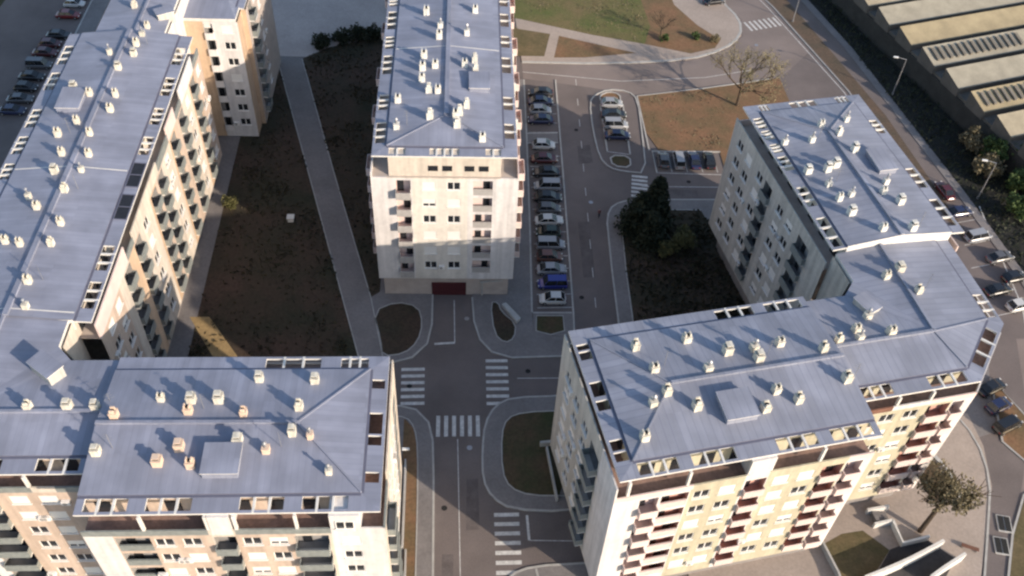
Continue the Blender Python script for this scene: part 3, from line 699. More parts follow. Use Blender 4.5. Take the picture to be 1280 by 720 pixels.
# west side of the south street
pw_ = [(-3.0, 61.9), (-3.1, 66.5), (-3.8, 70.3), (-5.4, 72.3), (-7.5, 72.9), (-34, 72.9), (-34, 60), (-7, 60), (-7, 25), (-2.5, 25)]
slab('pavement', [(-2.6, 25), (-3.0, 61.9), (-3.2, 67.6), (-3.8, 70.3), (-5.4, 72.3), (-7.5, 72.9), (-50, 72.9), (-50, 25)], 0, PV, PAVE)
kerb([(-2.55, 25), (-2.95, 61.9), (-3.15, 67.6), (-3.75, 70.35), (-5.4, 72.35), (-7.5, 72.95), (-36, 72.95)], 0)
strip('kerb', [(-4.7, 25), (-4.8, 57), (-5.0, 66.5), (-5.5, 69.6), (-6.6, 71.2), (-9, 71.4)], .14, PV, PV+.04, KERB, 1)
sheet('planting_strip', [(-6.25, 30), (-4.85, 30), (-4.9, 60), (-5.1, 66.5), (-5.6, 69.4), (-6.7, 70.8), (-6.9, 70.8), (-6.9, 64), (-6.25, 64)], PV+.01, BROWNS)
# south east island
SEo = [(26, 76.4), (14.1, 74.4), (7.2, 74.2), (4.9, 72.9), (3.5, 70.1), (3.1, 66), (3.1, 61.8), (4.2, 59.3), (6.5, 57.7), (12.8, 57.3), (26, 59)]
slab('pavement', SEo, 0, PV, PAVE); kerb(SEo, 1)
SEi = [(13.8, 72.0), (8.6, 71.8), (6.4, 70.9), (5.6, 68.5), (5.5, 62.9), (6.4, 60.6), (8.8, 59.5), (13.5, 59.4)]
sheet('lawn', SEi, PV+.01, SOIL, 1); strip('kerb', SEi, .16, PV, PV+.05, KERB, 1)
# north east corner island by the centre block, and the parking row
NEo = [(2.1, 94), (2.3, 87.5), (3.1, 84.1), (4.7, 81.9), (7.4, 80.9), (14.0, 81.1), (16.2, 81.6), (16.6, 84.5), (10.7, 84.8), (10.6, 89.1), (11.2, 106.7), (11.8, 129), (12.1, 145.5), (7.6, 145.5), (7.2, 94)]
slab('pavement', NEo, 0, PV, PAVE)
kerb([(2.1, 92), (2.3, 87.5), (3.1, 84.1), (4.7, 81.9), (7.4, 80.9), (14.0, 81.1), (16.2, 81.6), (16.55, 89.2), (17.3, 118), (17.9, 145.6)], 0)
kerb([(10.6, 89.1), (11.2, 106.7), (11.8, 129), (12.1, 145.5)])
kerb([(10.7, 89.0), (16.3, 89.0)]); 
slab('pavement', [(10.7, 84.8), (16.5, 84.6), (16.5, 89), (10.7, 89)], 0, PV-.005, PAVE)
NEi = [(4.7, 91.0), (5.8, 91.0), (6.2, 89.2), (8.2, 87.0), (7.9, 84.3), (6.5, 83.4), (5.1, 85.1)]
sheet('lawn', NEi, PV+.01, SOILD, 1); strip('kerb', NEi, .16, PV, PV+.05, KERB, 1, True)
NEp = [(11.2, 88.4), (15.0, 88.4), (15.0, 85.6), (13, 84.9), (11, 85.6)]
sheet('lawn', NEp, PV+.01, SOIL); strip('kerb', NEp, .16, PV, PV+.05, KERB, 0, True)
rm = MB(); rm.prism([(6.3, 90.2), (6.9, 90.5), (8.9, 87.6), (8.3, 86.9)], PV, PV+.55, 0); tag(rm.build('ramp_wall', CONC), 'low pale concrete ramp wall beside the teardrop lawn near the garage', 'wall')
cn = MB(); cn.prism([(3.2, 92.1), (6.8, 92.6), (6.8, 93.4), (3.2, 92.7)], 2.9, 3.1, 0); cn.prism([(3.4, 92.3), (3.6, 92.3), (3.6, 92.6), (3.4, 92.6)], PV, 2.9, 0); cn.prism([(6.4, 92.7), (6.6, 92.7), (6.6, 93.1), (6.4, 93.1)], PV, 2.9, 0)
tag(cn.build('entrance_canopy', CONC), 'thin grey entrance canopy right of the red garage door', 'canopy')
# north west island and the courtyard
slab('pavement', [(-3.65, 95), (-3.6, 87), (-4.2, 83.4), (-6.2, 81.0), (-9.2, 80.1), (-40, 80.1), (-40, 132), (-34, 152), (-30, 172), (-10, 172), (-10, 95)], 0, PV, PAVE)
kerb([(-3.6, 95), (-3.6, 87), (-4.2, 83.4), (-6.2, 81.0), (-9.2, 80.05), (-36, 80.05)], 0)
NWi = [(-11.9, 89.3), (-8.8, 91.1), (-5.6, 90.2), (-4.9, 87.0), (-5.5, 83.7), (-7.3, 81.6), (-10.2, 81.2), (-10.6, 84)]
sheet('lawn', NWi, PV+.01, SOILD, 1); strip('kerb', NWi, .16, PV, PV+.05, KERB, 1, True)
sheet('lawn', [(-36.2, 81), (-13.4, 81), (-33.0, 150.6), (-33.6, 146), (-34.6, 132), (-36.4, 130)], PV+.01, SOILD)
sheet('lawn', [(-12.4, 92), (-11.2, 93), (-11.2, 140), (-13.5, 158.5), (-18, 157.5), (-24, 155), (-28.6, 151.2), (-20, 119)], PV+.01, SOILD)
strip('kerb', [(-13.4, 81), (-33.0, 150.6)], .16, PV, PV+.05, KERB); strip('kerb', [(-10.2, 81.2), (-12.4, 91.8), (-20, 119), (-28.6, 151)], .16, PV, PV+.05, KERB)
sheet('path', [(-37.3, 88.3), (-34.6, 88.3), (-29.6, 81.2), (-32.9, 81.2)], PV+.016, SUNSTRIP)  # sliver of sunlight between the blocks, painted as a pale strip
sheet('plaza', [(-36, 152), (-28, 151.8), (-14, 159.5), (-12, 200), (-38, 200)], PV+.006, PLAZA)
# east street: middle parking island
IS = [(23.6, 138.9), (23.4, 131), (23.8, 123.6), (25.2, 120.9), (27.6, 120.0), (31.2, 119.6), (31.9, 130), (32.4, 139.8), (31.0, 142.4), (27.3, 142.9), (24.6, 141)]
kerb(IS, 1, True)
kerb([(25.3, 125.1), (25.4, 138.3)]); line([(25.4, 125.2), (29.1, 124.5)]); kerb([(29.1, 124.4), (29.5, 138.4)])
a = [(25.6, 139), (29.2, 139), (29.3, 141.4), (27.4, 142.2), (25.6, 141)]; sheet('planting_strip', a, .02, BROWNS, 1); kerb(a, 1, True)
a = [(25.8, 121.4), (28.8, 121), (29, 124), (25.6, 124.2)]; sheet('lawn', a, .02, SOIL, 1); kerb(a, 1, True)
# bare soil field right of the island
BR = [(32.3, 140.8), (45, 143.4), (52.5, 145), (60, 147), (61, 110), (44.6, 110), (44.6, 125.2), (34.2, 125.6), (32.4, 131)]
slab('soil_field', BR, 0, .10, BROWNS); kerb([(32.5, 125.6), (32.4, 140.9), (45.2, 143.5), (58, 146.7)])
# east parking bay
kerb([(33, 119.7), (33, 125.3), (44.7, 125.3)]); line([(33.2, 119.8), (44.4, 119.4)])
for x in (35.6, 38.2, 40.8, 43.3): line([(x, 120), (x, 125)], .1)
# lawn in front of the right block
EO = [(46, 113.1), (29.3, 113.1), (26.0, 112.6), (24.0, 110.8), (23.2, 106.6), (22.6, 70), (46, 74)]
slab('pavement', EO, 0, PV, PAVE); kerb([(44, 113.2), (29.3, 113.1), (26.0, 112.6), (24.0, 110.8), (23.2, 106.6), (22.55, 70)], 1)
EI = [(38.8, 110.6), (29.0, 110.8), (26.3, 109.5), (25.3, 105.7), (24.6, 70), (46, 70), (42.6, 95)]
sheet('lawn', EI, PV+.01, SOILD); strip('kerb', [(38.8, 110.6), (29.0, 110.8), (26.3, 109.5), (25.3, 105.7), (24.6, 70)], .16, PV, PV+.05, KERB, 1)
# top: the path, the curving kerb and the lawn beyond
TOP = [(12.0, 151.1), (28.2, 150.9), (43.7, 152.6), (51.3, 156.3), (55.6, 161.1), (56.6, 166.9), (54, 174), (50, 240), (8, 240)]
slab('pavement', TOP, 0, PV, PAVEW); kerb([(12, 151.1), (28.2, 150.9), (43.7, 152.6), (51.3, 156.3), (55.6, 161.1), (56.6, 166.9), (54, 174), (50, 240)], 1, wd=.5)
sheet('lawn', [(8, 167), (12.3, 165.7), (26.1, 160.5), (36, 157.6), (38, 164), (33, 240), (8, 240)], PV+.01, GRASS)
sheet('soil_field', [(36, 157.6), (44.5, 154.6), (49.6, 156.6), (51.2, 159.5), (47.5, 164.5), (44, 172), (40, 240), (33, 240), (38, 164)], PV+.011, BROWNS)
sheet('lawn', [(8, 166), (11.8, 162.2), (17.9, 160.6), (16.3, 153), (8, 153)], PV+.01, DRYG)
sheet('soil_field', [(19.6, 160), (34, 154.5), (24, 152.8), (18.1, 152.6)], PV+.01, BROWNS)
sheet('road', [(32, 141.4), (60, 147.3), (62, 149), (68, 156), (63.5, 172), (58, 260), (50.5, 260), (54.5, 174), (57, 167), (56, 161), (51.5, 156), (43.8, 152.3), (28.2, 150.6), (12, 150.8), (12, 146), (24, 143.5)], .004, ASPHW)
line([(12, 148), (30, 145.5), (46, 147), (55, 149.5)], .14)
# the eastern roads, verge and dark strip
line([(60.5, 180), (63.4, 171.5), (67.7, 155.9), (71.2, 143.0), (73.6, 128)], .16)
strip('kerb', [(61.6, 180), (64.5, 171.7), (68.7, 156.1), (72.1, 143.2), (74.6, 128)], .2, 0, .12, KERB)
sheet('verge', [(62.0, 180), (64.9, 171.9), (69.1, 156.3), (72.5, 143.3), (75.2, 128), (79.5, 104), (81.0, 104), (77.0, 136), (72.2, 157), (68.0, 175), (66, 185)], .006, VERGEB)
strip('path', [(66, 196), (71.7, 174.9), (76.1, 157.4), (79.9, 134.8), (83.2, 115.5), (85.9, 95.5), (87, 80)], 1.5, .0, .1, PAVE)
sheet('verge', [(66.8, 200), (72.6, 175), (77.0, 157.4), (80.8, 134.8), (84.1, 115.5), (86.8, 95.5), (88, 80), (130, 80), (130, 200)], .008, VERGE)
# parking on the right side
for (x, y) in ((79.8, 108), (79.4, 103), (78.6, 98), (78, 93), (77.4, 88)):
    line([(x, y), (x+4.5, y+1.1)], .12)
sheet('pavement_edge', [(63.8, 66), (66, 71), (68.5, 84), (70, 96), (76.2, 97), (76.4, 90), (75, 82), (73, 76), (70.8, 68.2)], .006, PAVE)
line([(85.2, 112), (83.4, 90), (80, 78)], .18)
# the south-east plaza
PL = [(26, 40), (27, 55), (44, 57), (62, 66), (66.3, 72), (68, 71), (68.2, 66), (67, 60), (64, 54), (60, 46)]
slab('plaza', PL, 0, .06, PAVEW)
sheet('road', [(72, 62), (76, 70), (80, 84), (86, 84), (86, 20), (60, 20), (62, 44), (66, 51)], .005, ASPHW)
kerb([(65.8, 72.2), (67.7, 67), (67.2, 61), (64.4, 54.6), (60.5, 46)], 1)
a = [(73.4, 77), (76, 70), (76.6, 62.6), (73.2, 63), (71.0, 66.6)]
slab('planting_strip', a, 0, .1, BROWNS); kerb(a, 0, True)
slab('lawn', [(70.8, 58.6), (67.2, 53.4), (64, 47), (64, 30), (80, 30), (80, 62)], 0, .1, DRYG); kerb([(80, 63), (70.6, 58.7), (67, 53.4), (63.8, 47)])
sheet('planting_strip', [(57.8, 61.8), (60.9, 64.6), (61.4, 61), (60, 57.5), (58.6, 58)], .075, SOIL, 1)
strip('kerb', [(60.9, 64.8), (62, 62.5), (62.4, 60), (62, 57)], .5, .0, .3, CONC, 1)
sheet('lawn', [(43.2, 52.4), (44.2, 46), (49, 49.2), (51.2, 51.6), (48.7, 54.2), (46, 53.8)], .075, DRYG)
sheet('ramp', [(44.2, 46), (49, 49), (51.3, 51.7), (55.8, 53.2), (58.8, 50.4), (55, 46)], .07, mat('ramp_asphalt_shade', (.055, .05, .05), .9, .15, .4, fine=.3, bscale=5))  # asphalt darkened to paint in the shade lying on the ramp

# crosswalks
def cross(p, q, n, ln, wd=.5):
    P_, Q_ = Vector(p), Vector(q); t = (Q_-P_).normalized(); s = Vector((-t.y, t.x))
    b = MB()
    for i in range(n):
        c = P_.lerp(Q_, i/(n-1)); b.face([(*(c-t*wd/2-s*ln/2), .009), (*(c+t*wd/2-s*ln/2), .009), (*(c+t*wd/2+s*ln/2), .009), (*(c-t*wd/2+s*ln/2), .009)])
    struct(b.build('crosswalk', PAINT))
cross((-6.0, 79.0), (-5.9, 73.4), 6, 3.1)
cross((5.3, 80.4), (5.3, 73.3), 7, 3.0)
cross((-2.5, 69.8), (2.6, 69.8), 6, 3.2, .5)
cross((5.85, 57.0), (5.9, 49.6), 7, 3.0)
cross((30, 118.8), (29.3, 114.0), 6, 2.6)
cross((57.8, 164.5), (64, 166.5), 7, 3.2, .45)
line([(0, 67.8), (.3, 49.3), (.5, 30)], .1)
line([(-3.2, 83.4), (-.4, 83.6)], .35); line([(-.4, 83.6), (-.5, 91.5)])
line([(8, 77.4), (14, 77.4)], .1)
for y in range(84, 150, 6): line([(19.7+(y-84)*.032, y), (19.75+(y-84)*.032, y+2)], .1)
line([(30, 116.4), (44, 116.3)], .12)
line([(8.3, 56.9), (8.4, 53.6)], .3); line([(8.5, 53.6), (15, 53.4)], .1)
for y in (91.3, 93.9, 96.5, 99.1, 101.7, 104.3, 106.9, 109.5, 112.1, 114.7, 117.3, 119.9, 122.5, 125.1, 131.5, 134.1, 136.7, 139.3):
    line([(11.4+(y-90)*.018, y-1.3), (16.4+(y-90)*.022, y-1.2)], .1)
strip('kerb', [(11.9, 127.2), (17.1, 127.4)], .2, 0, .14, KERB); strip('kerb', [(11.9, 129.8), (17.2, 130)], .2, 0, .14, KERB)
slab('pavement', [(11.9, 127.2), (17.1, 127.4), (17.2, 130), (11.9, 129.8)], 0, .12, PAVE)
# south curved island at the bottom edge
a = [(4.4, 47.4), (6, 49.3), (8.6, 50.3), (15, 50.6), (15, 38), (4.4, 38)]
slab('pavement', a, 0, PV, PAVE); kerb([(4.3, 38), (4.4, 47), (6, 49.3), (8.6, 50.3), (15, 50.6)], 1); kerb([(9, 50), (9.4, 47.6), (9.5, 44)])

PATCH = mat('asphalt_patch', (.118, .101, .097), .9, .2, .6, fine=.3, bscale=6)
for p in ([(1.0, 55), (2.6, 55.1), (2.5, 62), (1.1, 62)], [(18.6, 96), (20.4, 96), (20.6, 108), (18.8, 108)], [(20.2, 122), (22.6, 122.2), (22.5, 127), (20.3, 126.6)], [(33, 114.2), (39, 114), (39, 115.6), (33, 115.8)], [(-1.9, 34), (-.6, 34), (-.5, 52), (-1.8, 52)]):
    sheet('asphalt_patch', p, .0065, PATCH)
for i, (x, y) in enumerate([(1.5, 66.5), (-1.6, 58), (18, 92), (21.3, 112.5), (20.5, 131), (38, 117.6), (58, 158), (9.5, 78.6), (-6.4, 76.2), (1.3, 88)]):
    d = MB(); d.tube((0, 0, 0), (0, 0, .004), .36, .36, 14); o = d.build('manhole_cover', TYRE if i % 3 else METAL); o.location = (x, y, .0085); struct(o)
# low walls, ramps ---------------------------------------------------
def wallthing(pts, wd, h, m, label, cat='wall', name='low_wall', k=0):
    if k: pts = chaikin(pts, k, False)
    o = strip(name, pts, wd, 0, h, m); del o['kind']; return tag(o, label, cat)
wallthing([(-6.45, 64.4), (-6.4, 52.6)], .2, .9, CONC, 'thin pale wall along the planting strip at the foot of the bottom left block')
wallthing([(-6.0, 52.4), (-5.9, 44)], .2, .7, CONC, 'short low wall south of the sunlit planting strip, by the white corner of the block')
wallthing([(11.2, 66.0), (12.0, 58.6)], .22, 1.0, CONC, 'straight pale wall of the cellar ramp inside the rounded lawn by the junction')
wallthing([(10.4, 66.6), (13.3, 66.9)], .3, 1.0, CONC, 'short end wall of the cellar ramp against the grey block front')
wallthing([(49.7, 56.5), (52.5, 57.0)], .3, 1.0, TRIM, 'upper short white wall of the steps below the yellow block corner')
wallthing([(50.0, 54.6), (52.4, 55.1)], .3, 1.0, TRIM, 'lower short white wall of the steps below the yellow block corner')
wallthing([(52.4, 55.1), (52.7, 52.1), (56.2, 52.9)], .3, 1.0, TRIM, 'angled white wall between the steps and the curved ramp')
wallthing([(46.5, 47.5), (49.4, 48.5), (53.0, 49.9), (57.3, 51.9)], .35, 1.8, TRIM, 'long curved white wall on the inner side of the dark ramp', k=2)
wallthing([(54.2, 47.4), (56.6, 48.8), (59.3, 50.2)], .35, 1.8, TRIM, 'white end wall on the outer side of the dark ramp', k=1)
wallthing([(43.0, 52.6), (43.9, 48.5), (44.2, 44)], .25, 1.0, CONC, 'straight pale wall left of the olive lawn at the bottom right')
st = thing('steps', (50.2, 55.4, 0), R(10), 'small flight of dark steps between two short white walls', 'steps')
for i in range(4):
    q = MB(); q.box(.1+i*.5, -.5, .0, .58+i*.5, .8, .9-.2*i, 0); q.build('step', PAVE, st)

# factory wall and sheds on the right ----------------------------------
fw = wallthing([(76, 200), (82.5, 175.2), (88.5, 153.7), (94.4, 133.8), (98.5, 118)], .35, 2.2, CONC, 'long pale boundary wall between the dark verge and the factory sheds', 'wall', 'boundary_wall')
fac = thing('factory_hall', (92.6, 123.0, 0), R(17), 'factory hall of many saw-tooth roof bays in beige, grey and yellow at the top right', 'factory')
cols_ = [mat('shed_beige', (.34, .295, .21), .8, .15, .4, fine=.2), mat('shed_yellow', (.32, .265, .165), .8, .15, .4, fine=.2), mat('shed_grey', (.30, .275, .215), .8, .15, .4, fine=.2), mat('shed_shade', (.12, .11, .095), .8, .2, .5)]
SKYL = mat('shed_skylight', (.16, .145, .12), .6, .15, .5)
seq = [0, 0, 0, 1, 2, 2, 1, 2, 0, 2, 2]
for k, ci in enumerate(seq):
    v0 = (k-2)*7.05; b = MB(); r0, r1 = 5.6, 6.9
    b.prism([(0, v0), (60, v0), (60, v0+4.5), (0, v0+4.5)], 4.0, lambda x, y: r0+(y-v0)/4.5*(r1-r0), 0, 1)
    b.box(.3, v0+4.502, 4.0, 60, v0+7.048, 4.5, 1)  # gap between bays, its shade put into the dark colour
    bay = b.build('roof_bay', [cols_[ci], cols_[3]], fac)
    if k in (3, 5):
        for j in range(14):
            g = MB(); x = 1.2+j*1.45; g.prism([(x, v0+1.0), (x+.55, v0+1.0), (x+.55, v0+3.6), (x, v0+3.6)], lambda x, y: r0-.1, lambda x, y: r0+.42+(y-v0)/4.5*(r1-r0), 0); g.build('skylight', SKYL, bay)
wl = MB(); wl.box(.1, -14, 0, 59.9, 63.4, 3.99, 0); wl.build('wall', mat('shed_wall', (.045, .044, .040), .9, .2), fac)

# ------------------------------------------------------------------ cars
PAINTS = {}
def carpaint(n, c):
    if n not in PAINTS:
        m = mat('car_paint_'+n, c, .28, .03, 2, spec=.5); m.node_tree.nodes['Principled BSDF'].inputs['Coat Weight'].default_value = .5; PAINTS[n] = m
    return PAINTS[n]
CC = dict(black=(.012, .012, .014), white=(.50, .50, .49), silver=(.27, .28, .30), red=(.16, .015, .015), darkred=(.075, .01, .012), blue=(.02, .03, .22), darkblue=(.015, .02, .06), grey=(.09, .09, .095), green=(.02, .035, .025), brown=(.12, .05, .035))
def car_body(ln, ht, hood, trunk, van=False):
    """lengthwise profile lofted over five half widths: returns body and glass meshes"""
    b = MB(); g = MB(); hw = .88; x0, x1 = -ln/2, ln/2
    # stations: x, shoulder z, half width
    stn = [(x0, .55, .70), (x0+.12, .72, .80), (x0+trunk, .92, .88), (0, .94, .90), (x1-hood, .90, .88), (x1-.35, .76, .82), (x1, .52, .68)]
    rings = []
    for x, z, wv in stn:
        zb = .30 if abs(x) > ln/2-.05 else .22
        rings.append([(x, -wv*.92, zb), (x, -wv, zb+.2), (x, -wv, z-.12), (x, -wv*.9, z), (x, wv*.9, z), (x, wv, z-.12), (x, wv, zb+.2), (x, wv*.92, zb)])
    for r, s in zip(rings[:-1], rings[1:]):
        for i in range(8): b.face([r[i], s[i], s[(i+1) % 8], r[(i+1) % 8]], 0)
    b.face(rings[0], 0); b.face(rings[-1][::-1], 0)
    # cabin
    zr = ht
    cb = [(x0+trunk*.55, .93), (x0+trunk+.35, zr), (x1-hood-.65, zr), (x1-hood+.15, .92)]
    if van: cb = [(x0+.12, .93), (x0+.3, zr), (x1-hood-.5, zr), (x1-hood+.1, .92)]
    wl_, wt = .80, .64
    P = [[(x, -(wl_ if z < 1 else wt), z), (x, (wl_ if z < 1 else wt), z)] for x, z in cb]
    for i in range(3):
        q = [P[i][0], P[i+1][0], P[i+1][1], P[i][1]]
        (b if i == 1 else g).face(q, 0)
    g.face([P[0][0], P[3][0], P[2][0], P[1][0]][::1], 0); g.face([P[0][1], P[1][1], P[2][1], P[3][1]], 0)
    # pillars
    for sy in (0, 1):
        sg = -1 if sy == 0 else 1
        for a, c in ((0, 1), (3, 2)):
            b.tube(Vector(P[a][sy])+Vector((0, sg*.012, .01)), Vector(P[c][sy])+Vector((0, sg*.012, .01)), .045, .04, 5, 0)
        mid = Vector(P[1][sy]).lerp(Vector(P[2][sy]), .5); low = Vector(P[0][sy]).lerp(Vector(P[3][sy]), .5)
        b.tube(low+Vector((0, sg*.012, 0)), mid+Vector((0, sg*.012, 0)), .045, .04, 5, 0)
    return b, g
CARM = {}
def make_car(kind, colour):
    dims = dict(hatch=(3.9, 1.46, .95, .45, False), sedan=(4.45, 1.42, 1.15, .95, False), van=(4.4, 1.75, .9, .3, True))[kind]
    b, g = car_body(*dims)
    root = thing('parked_car', (0, 0, 0), 0, None, 'car', None)
    b.build('body', carpaint(colour, CC[colour]), root); g.build('window_glass', CARG, root)
    x = dims[0]/2-.75
    for sx in (-x, x):
        for sy in (-.78, .78):
            w_ = MB(); w_.tube((0, -.1, 0), (0, .1, 0), .31, .31, 12, 0); wo = w_.build('wheel', TYRE, root); wo.location = (sx, sy, .31)
            h_ = MB(); h_.tube((0, -.11, 0), (0, .11, 0), .17, .17, 10, 0); h_.build('rim', METAL, wo)
    for sy in (-.55, .55):
        l_ = MB(); l_.box(-.06, -.14, -.06, .06, .14, .06, 0); lo = l_.build('headlight', CLIGHT, root); lo.location = (dims[0]/2-.07, sy, .6)
        l_ = MB(); l_.box(-.05, -.14, -.07, .05, .14, .07, 0); lo = l_.build('tail_light', carpaint('red', CC['red']), root); lo.location = (-dims[0]/2+.06, sy, .66)
    return root
CARSRC = {}
def car(x, y, rz, kind, colour, label, group, z=0):
    k = (kind, colour)
    if k not in CARSRC: CARSRC[k] = make_car(kind, colour); o = CARSRC[k]
    else: o = dup(CARSRC[k])
    o.location = (x, y, z); o.rotation_euler = (0, 0, R(rz)); tag(o, label, 'car', group)
g1 = 'cars parked in the row along the centre block'
L1 = 'in the row beside the centre block'
for (x, y, k, c, l) in [
 (14.9, 141.0, 'sedan', 'black', 'black sedan at the far north end '), (14.7, 138.4, 'sedan', 'darkblue', 'very dark blue sedan second from the north end '),
 (14.5, 135.8, 'hatch', 'silver', 'silver hatchback third from the north end '), (14.4, 133.1, 'sedan', 'darkblue', 'dark blue sedan just north of the paved gap '),
 (14.5, 126.2, 'hatch', 'white', 'white hatchback just south of the paved gap '), (14.4, 122.6, 'sedan', 'darkred', 'dark red sedan below a white hatchback '),
 (14.5, 119.2, 'sedan', 'black', 'black sedan just north of a silver van '), (14.5, 115.8, 'van', 'silver', 'silver van between two black sedans '),
 (14.4, 113.1, 'sedan', 'black', 'black sedan just south of a silver van '), (14.3, 110.4, 'hatch', 'grey', 'dark grey hatchback north of a white sedan '),
 (14.2, 107.7, 'sedan', 'white', 'white sedan between dark grey and dark green cars '), (14.0, 105.1, 'hatch', 'green', 'dark green hatchback south of a white sedan '),
 (14.1, 102.4, 'van', 'silver', 'silver van between dark green and brown cars '), (13.8, 99.8, 'hatch', 'brown', 'red-brown hatchback '),
 (13.9, 97.2, 'sedan', 'silver', 'silver sedan next to the bright blue van '), (13.9, 94.3, 'van', 'blue', 'bright blue van '), (13.7, 91.3, 'hatch', 'white', 'white hatchback at the south end ')]:
    car(x, y, random.uniform(-2, 2)+(180 if random.random() < .4 else 0), k, c, l+L1, g1)
g2 = 'cars parked on the middle island'
for (y, k, c, l) in [(138.0, 'hatch', 'silver', 'silver hatchback at the top of the middle parking island'), (134.8, 'sedan', 'black', 'black sedan on the middle parking island'), (131.9, 'van', 'silver', 'silver van on the middle parking island below the black sedan'), (129.0, 'sedan', 'darkblue', 'dark blue sedan lowest on the middle parking island')]:
    car(27.4, y, random.uniform(-2, 2), k, c, l, g2)
g3 = 'cars parked in the bay below the bare soil field'
for (x, k, c, l) in [(34.4, 'hatch', 'grey', 'dark grey hatchback leftmost in the bay below the soil field'), (37.0, 'van', 'silver', 'silver van second in the bay below the soil field'), (39.6, 'sedan', 'darkblue', 'dark blue sedan in the middle of the bay below the soil field'), (42.2, 'sedan', 'black', 'black sedan rightmost in the bay below the soil field')]:
    car(x, 122.5, 90+random.uniform(-2, 2), k, c, l, g3)
car(52.3, 172.9, 15, 'sedan', 'black', 'black sedan parked at the top of the curving kerb', 'cars at the top junction')
car(54.5, 177.5, 20, 'van', 'grey', 'grey van behind the black sedan at the top edge of the picture', 'cars at the top junction')
g4 = 'cars on the right side of the right block'
for (x, y, rz, k, c, l) in [(81.9, 104.4, 15, 'van', 'silver', 'silver van in the right car park beside the upper right block corner'), (80.6, 93.0, 15, 'sedan', 'black', 'black sedan in the right car park above a white car'), (82.6, 89.9, 15, 'hatch', 'white', 'white hatchback at the right picture edge'),
   (83.6, 99.8, 15, 'sedan', 'grey', 'dark grey sedan in the right car park between the silver van and a black sedan'), (84.2, 95.6, 15, 'hatch', 'black', 'black hatchback at the outer edge of the right car park'),
   (80.3, 115.2, 100, 'sedan', 'darkred', 'dark red sedan under the eaves of the right block'), (80.9, 110.0, 12, 'sedan', 'darkblue', 'dark blue sedan in the right car park north of the silver van'),
   (72.6, 75.0, 25, 'sedan', 'black', 'black sedan topmost of those right of the chamfered roof corner'), (72.4, 72.0, 25, 'hatch', 'darkblue', 'dark blue hatchback below the black sedan right of the chamfered roof corner'), (72.4, 68.9, 25, 'van', 'black', 'black van lowest right of the chamfered roof corner')]:
    car(x, y, rz, k, c, l, g4)
g5 = 'cars parked along the shaded street at the left'
for (x, y, k, c, l) in [(-74.0, 171.0, 'van', 'silver', 'silver van farthest up the shaded left street'), (-74.0, 168.0, 'hatch', 'white', 'white hatchback near the top of the shaded left street'), (-74.1, 164.0, 'sedan', 'red', 'red sedan in the shaded left street below two pale cars'), (-74.0, 157.1, 'sedan', 'black', 'black sedan in the shaded left street below the red sedan'),
   (-74.7, 154.2, 'hatch', 'darkred', 'dark red hatchback in the shaded left street below the first black sedan'), (-74.8, 151.4, 'sedan', 'darkred', 'dark red sedan in the shaded left street below a dark red hatchback'), (-74.7, 147.6, 'van', 'grey', 'grey van in the shaded left street'), (-75.0, 144.0, 'sedan', 'black', 'black sedan in the shaded left street below the grey van'),
   (-75.0, 140.8, 'hatch', 'black', 'black hatchback in the shaded left street'), (-75.0, 137.4, 'sedan', 'grey', 'dark grey sedan in the shaded left street below the black hatchback'), (-75.3, 134.2, 'sedan', 'darkblue', 'dark blue sedan lowest in the shaded left street')]:
    car(x, y, random.uniform(-3, 3), k, c, l, g5)
strip('kerb', [(-71.6, 100), (-71.2, 190)], .3, 0, .14, KERB)
slab('pavement', [(-71.5, 80), (-71.1, 190), (-62, 190), (-62, 80)], 0, .12, PAVE)
sheet('lawn', [(-62, 80), (-57.5, 80), (-57.5, 118), (-62, 190), (-66, 190)], .13, SOILD)
sheet('lawn', [(-92, 158), (-88, 166), (-86, 190), (-120, 190), (-120, 158)], .01, SOIL)

# ------------------------------------------------------------------ lamps, bits
def lamp(x, y, h, rz, label, arm=1.6):
    t = thing('street_lamp', (x, y, 0), R(rz), label, 'street lamp', 'street lamps')
    p = MB(); p.tube((0, 0, 0), (0, 0, h), .12, .07, 8); p.tube((0, 0, 0), (0, 0, .3), .2, .2, 8); p.build('pole', METAL, t)
    a = MB(); a.tube((0, 0, h-.05), (arm, 0, h+.25), .05, .045, 6); a.build('arm', METAL, t)
    b = MB(); b.prism([(arm-.1, -.17), (arm+.75, -.13), (arm+.75, .13), (arm-.1, .17)], h+.17, h+.32, 0); b.build('lamp_head', LAMPH, t)
lamp(80.2, 142.4, 7.6, 170, 'upper grey street lamp on the path beside the dark verge')
lamp(85.6, 113.9, 7.6, 170, 'lower grey street lamp on the path right of the right block')
lamp(67.3, 166.6, 7.0, 200, 'grey street lamp at the top, by the right end of the crosswalk')
lamp(-7.0, 63.0, 5.0, 0, 'short grey street lamp at the corner of the bottom left block', .5)
for i, (x, y, l) in enumerate([(66.5, 54.8, 'upper'), (65.0, 51.9, 'lower')]):
    t = thing('ventilation_grate', (x, y, .0), R(-12), l+' dark rectangular grate beside the sunlit footpath at the bottom right', 'grate', 'dark grates in the paving')
    f = MB(); f.box(-.85, -1.15, .0, .85, 1.15, .16, 0); f.build('frame', CONC, t)
    for sx in (-.38, .38):
        g = MB(); g.box(sx-.33, -1.0, .161, sx+.33, 1.0, .2, 0); g.build('grille', TYRE, t)
t = thing('bench', (60.9, 51.6, .06), R(-22), 'lone dark bench on the sunlit paving right of the curved ramp', 'bench')
q = MB()
for i in range(4): q.box(-1.0, -.25+i*.13, .40, 1.0, -.15+i*.13, .45, 0)
q.build('seat', BROWN, t)
for sx in (-.8, .8):
    q = MB(); q.box(sx-.05, -.2, 0, sx+.05, .22, .398, 0); q.build('leg', DGREY, t)
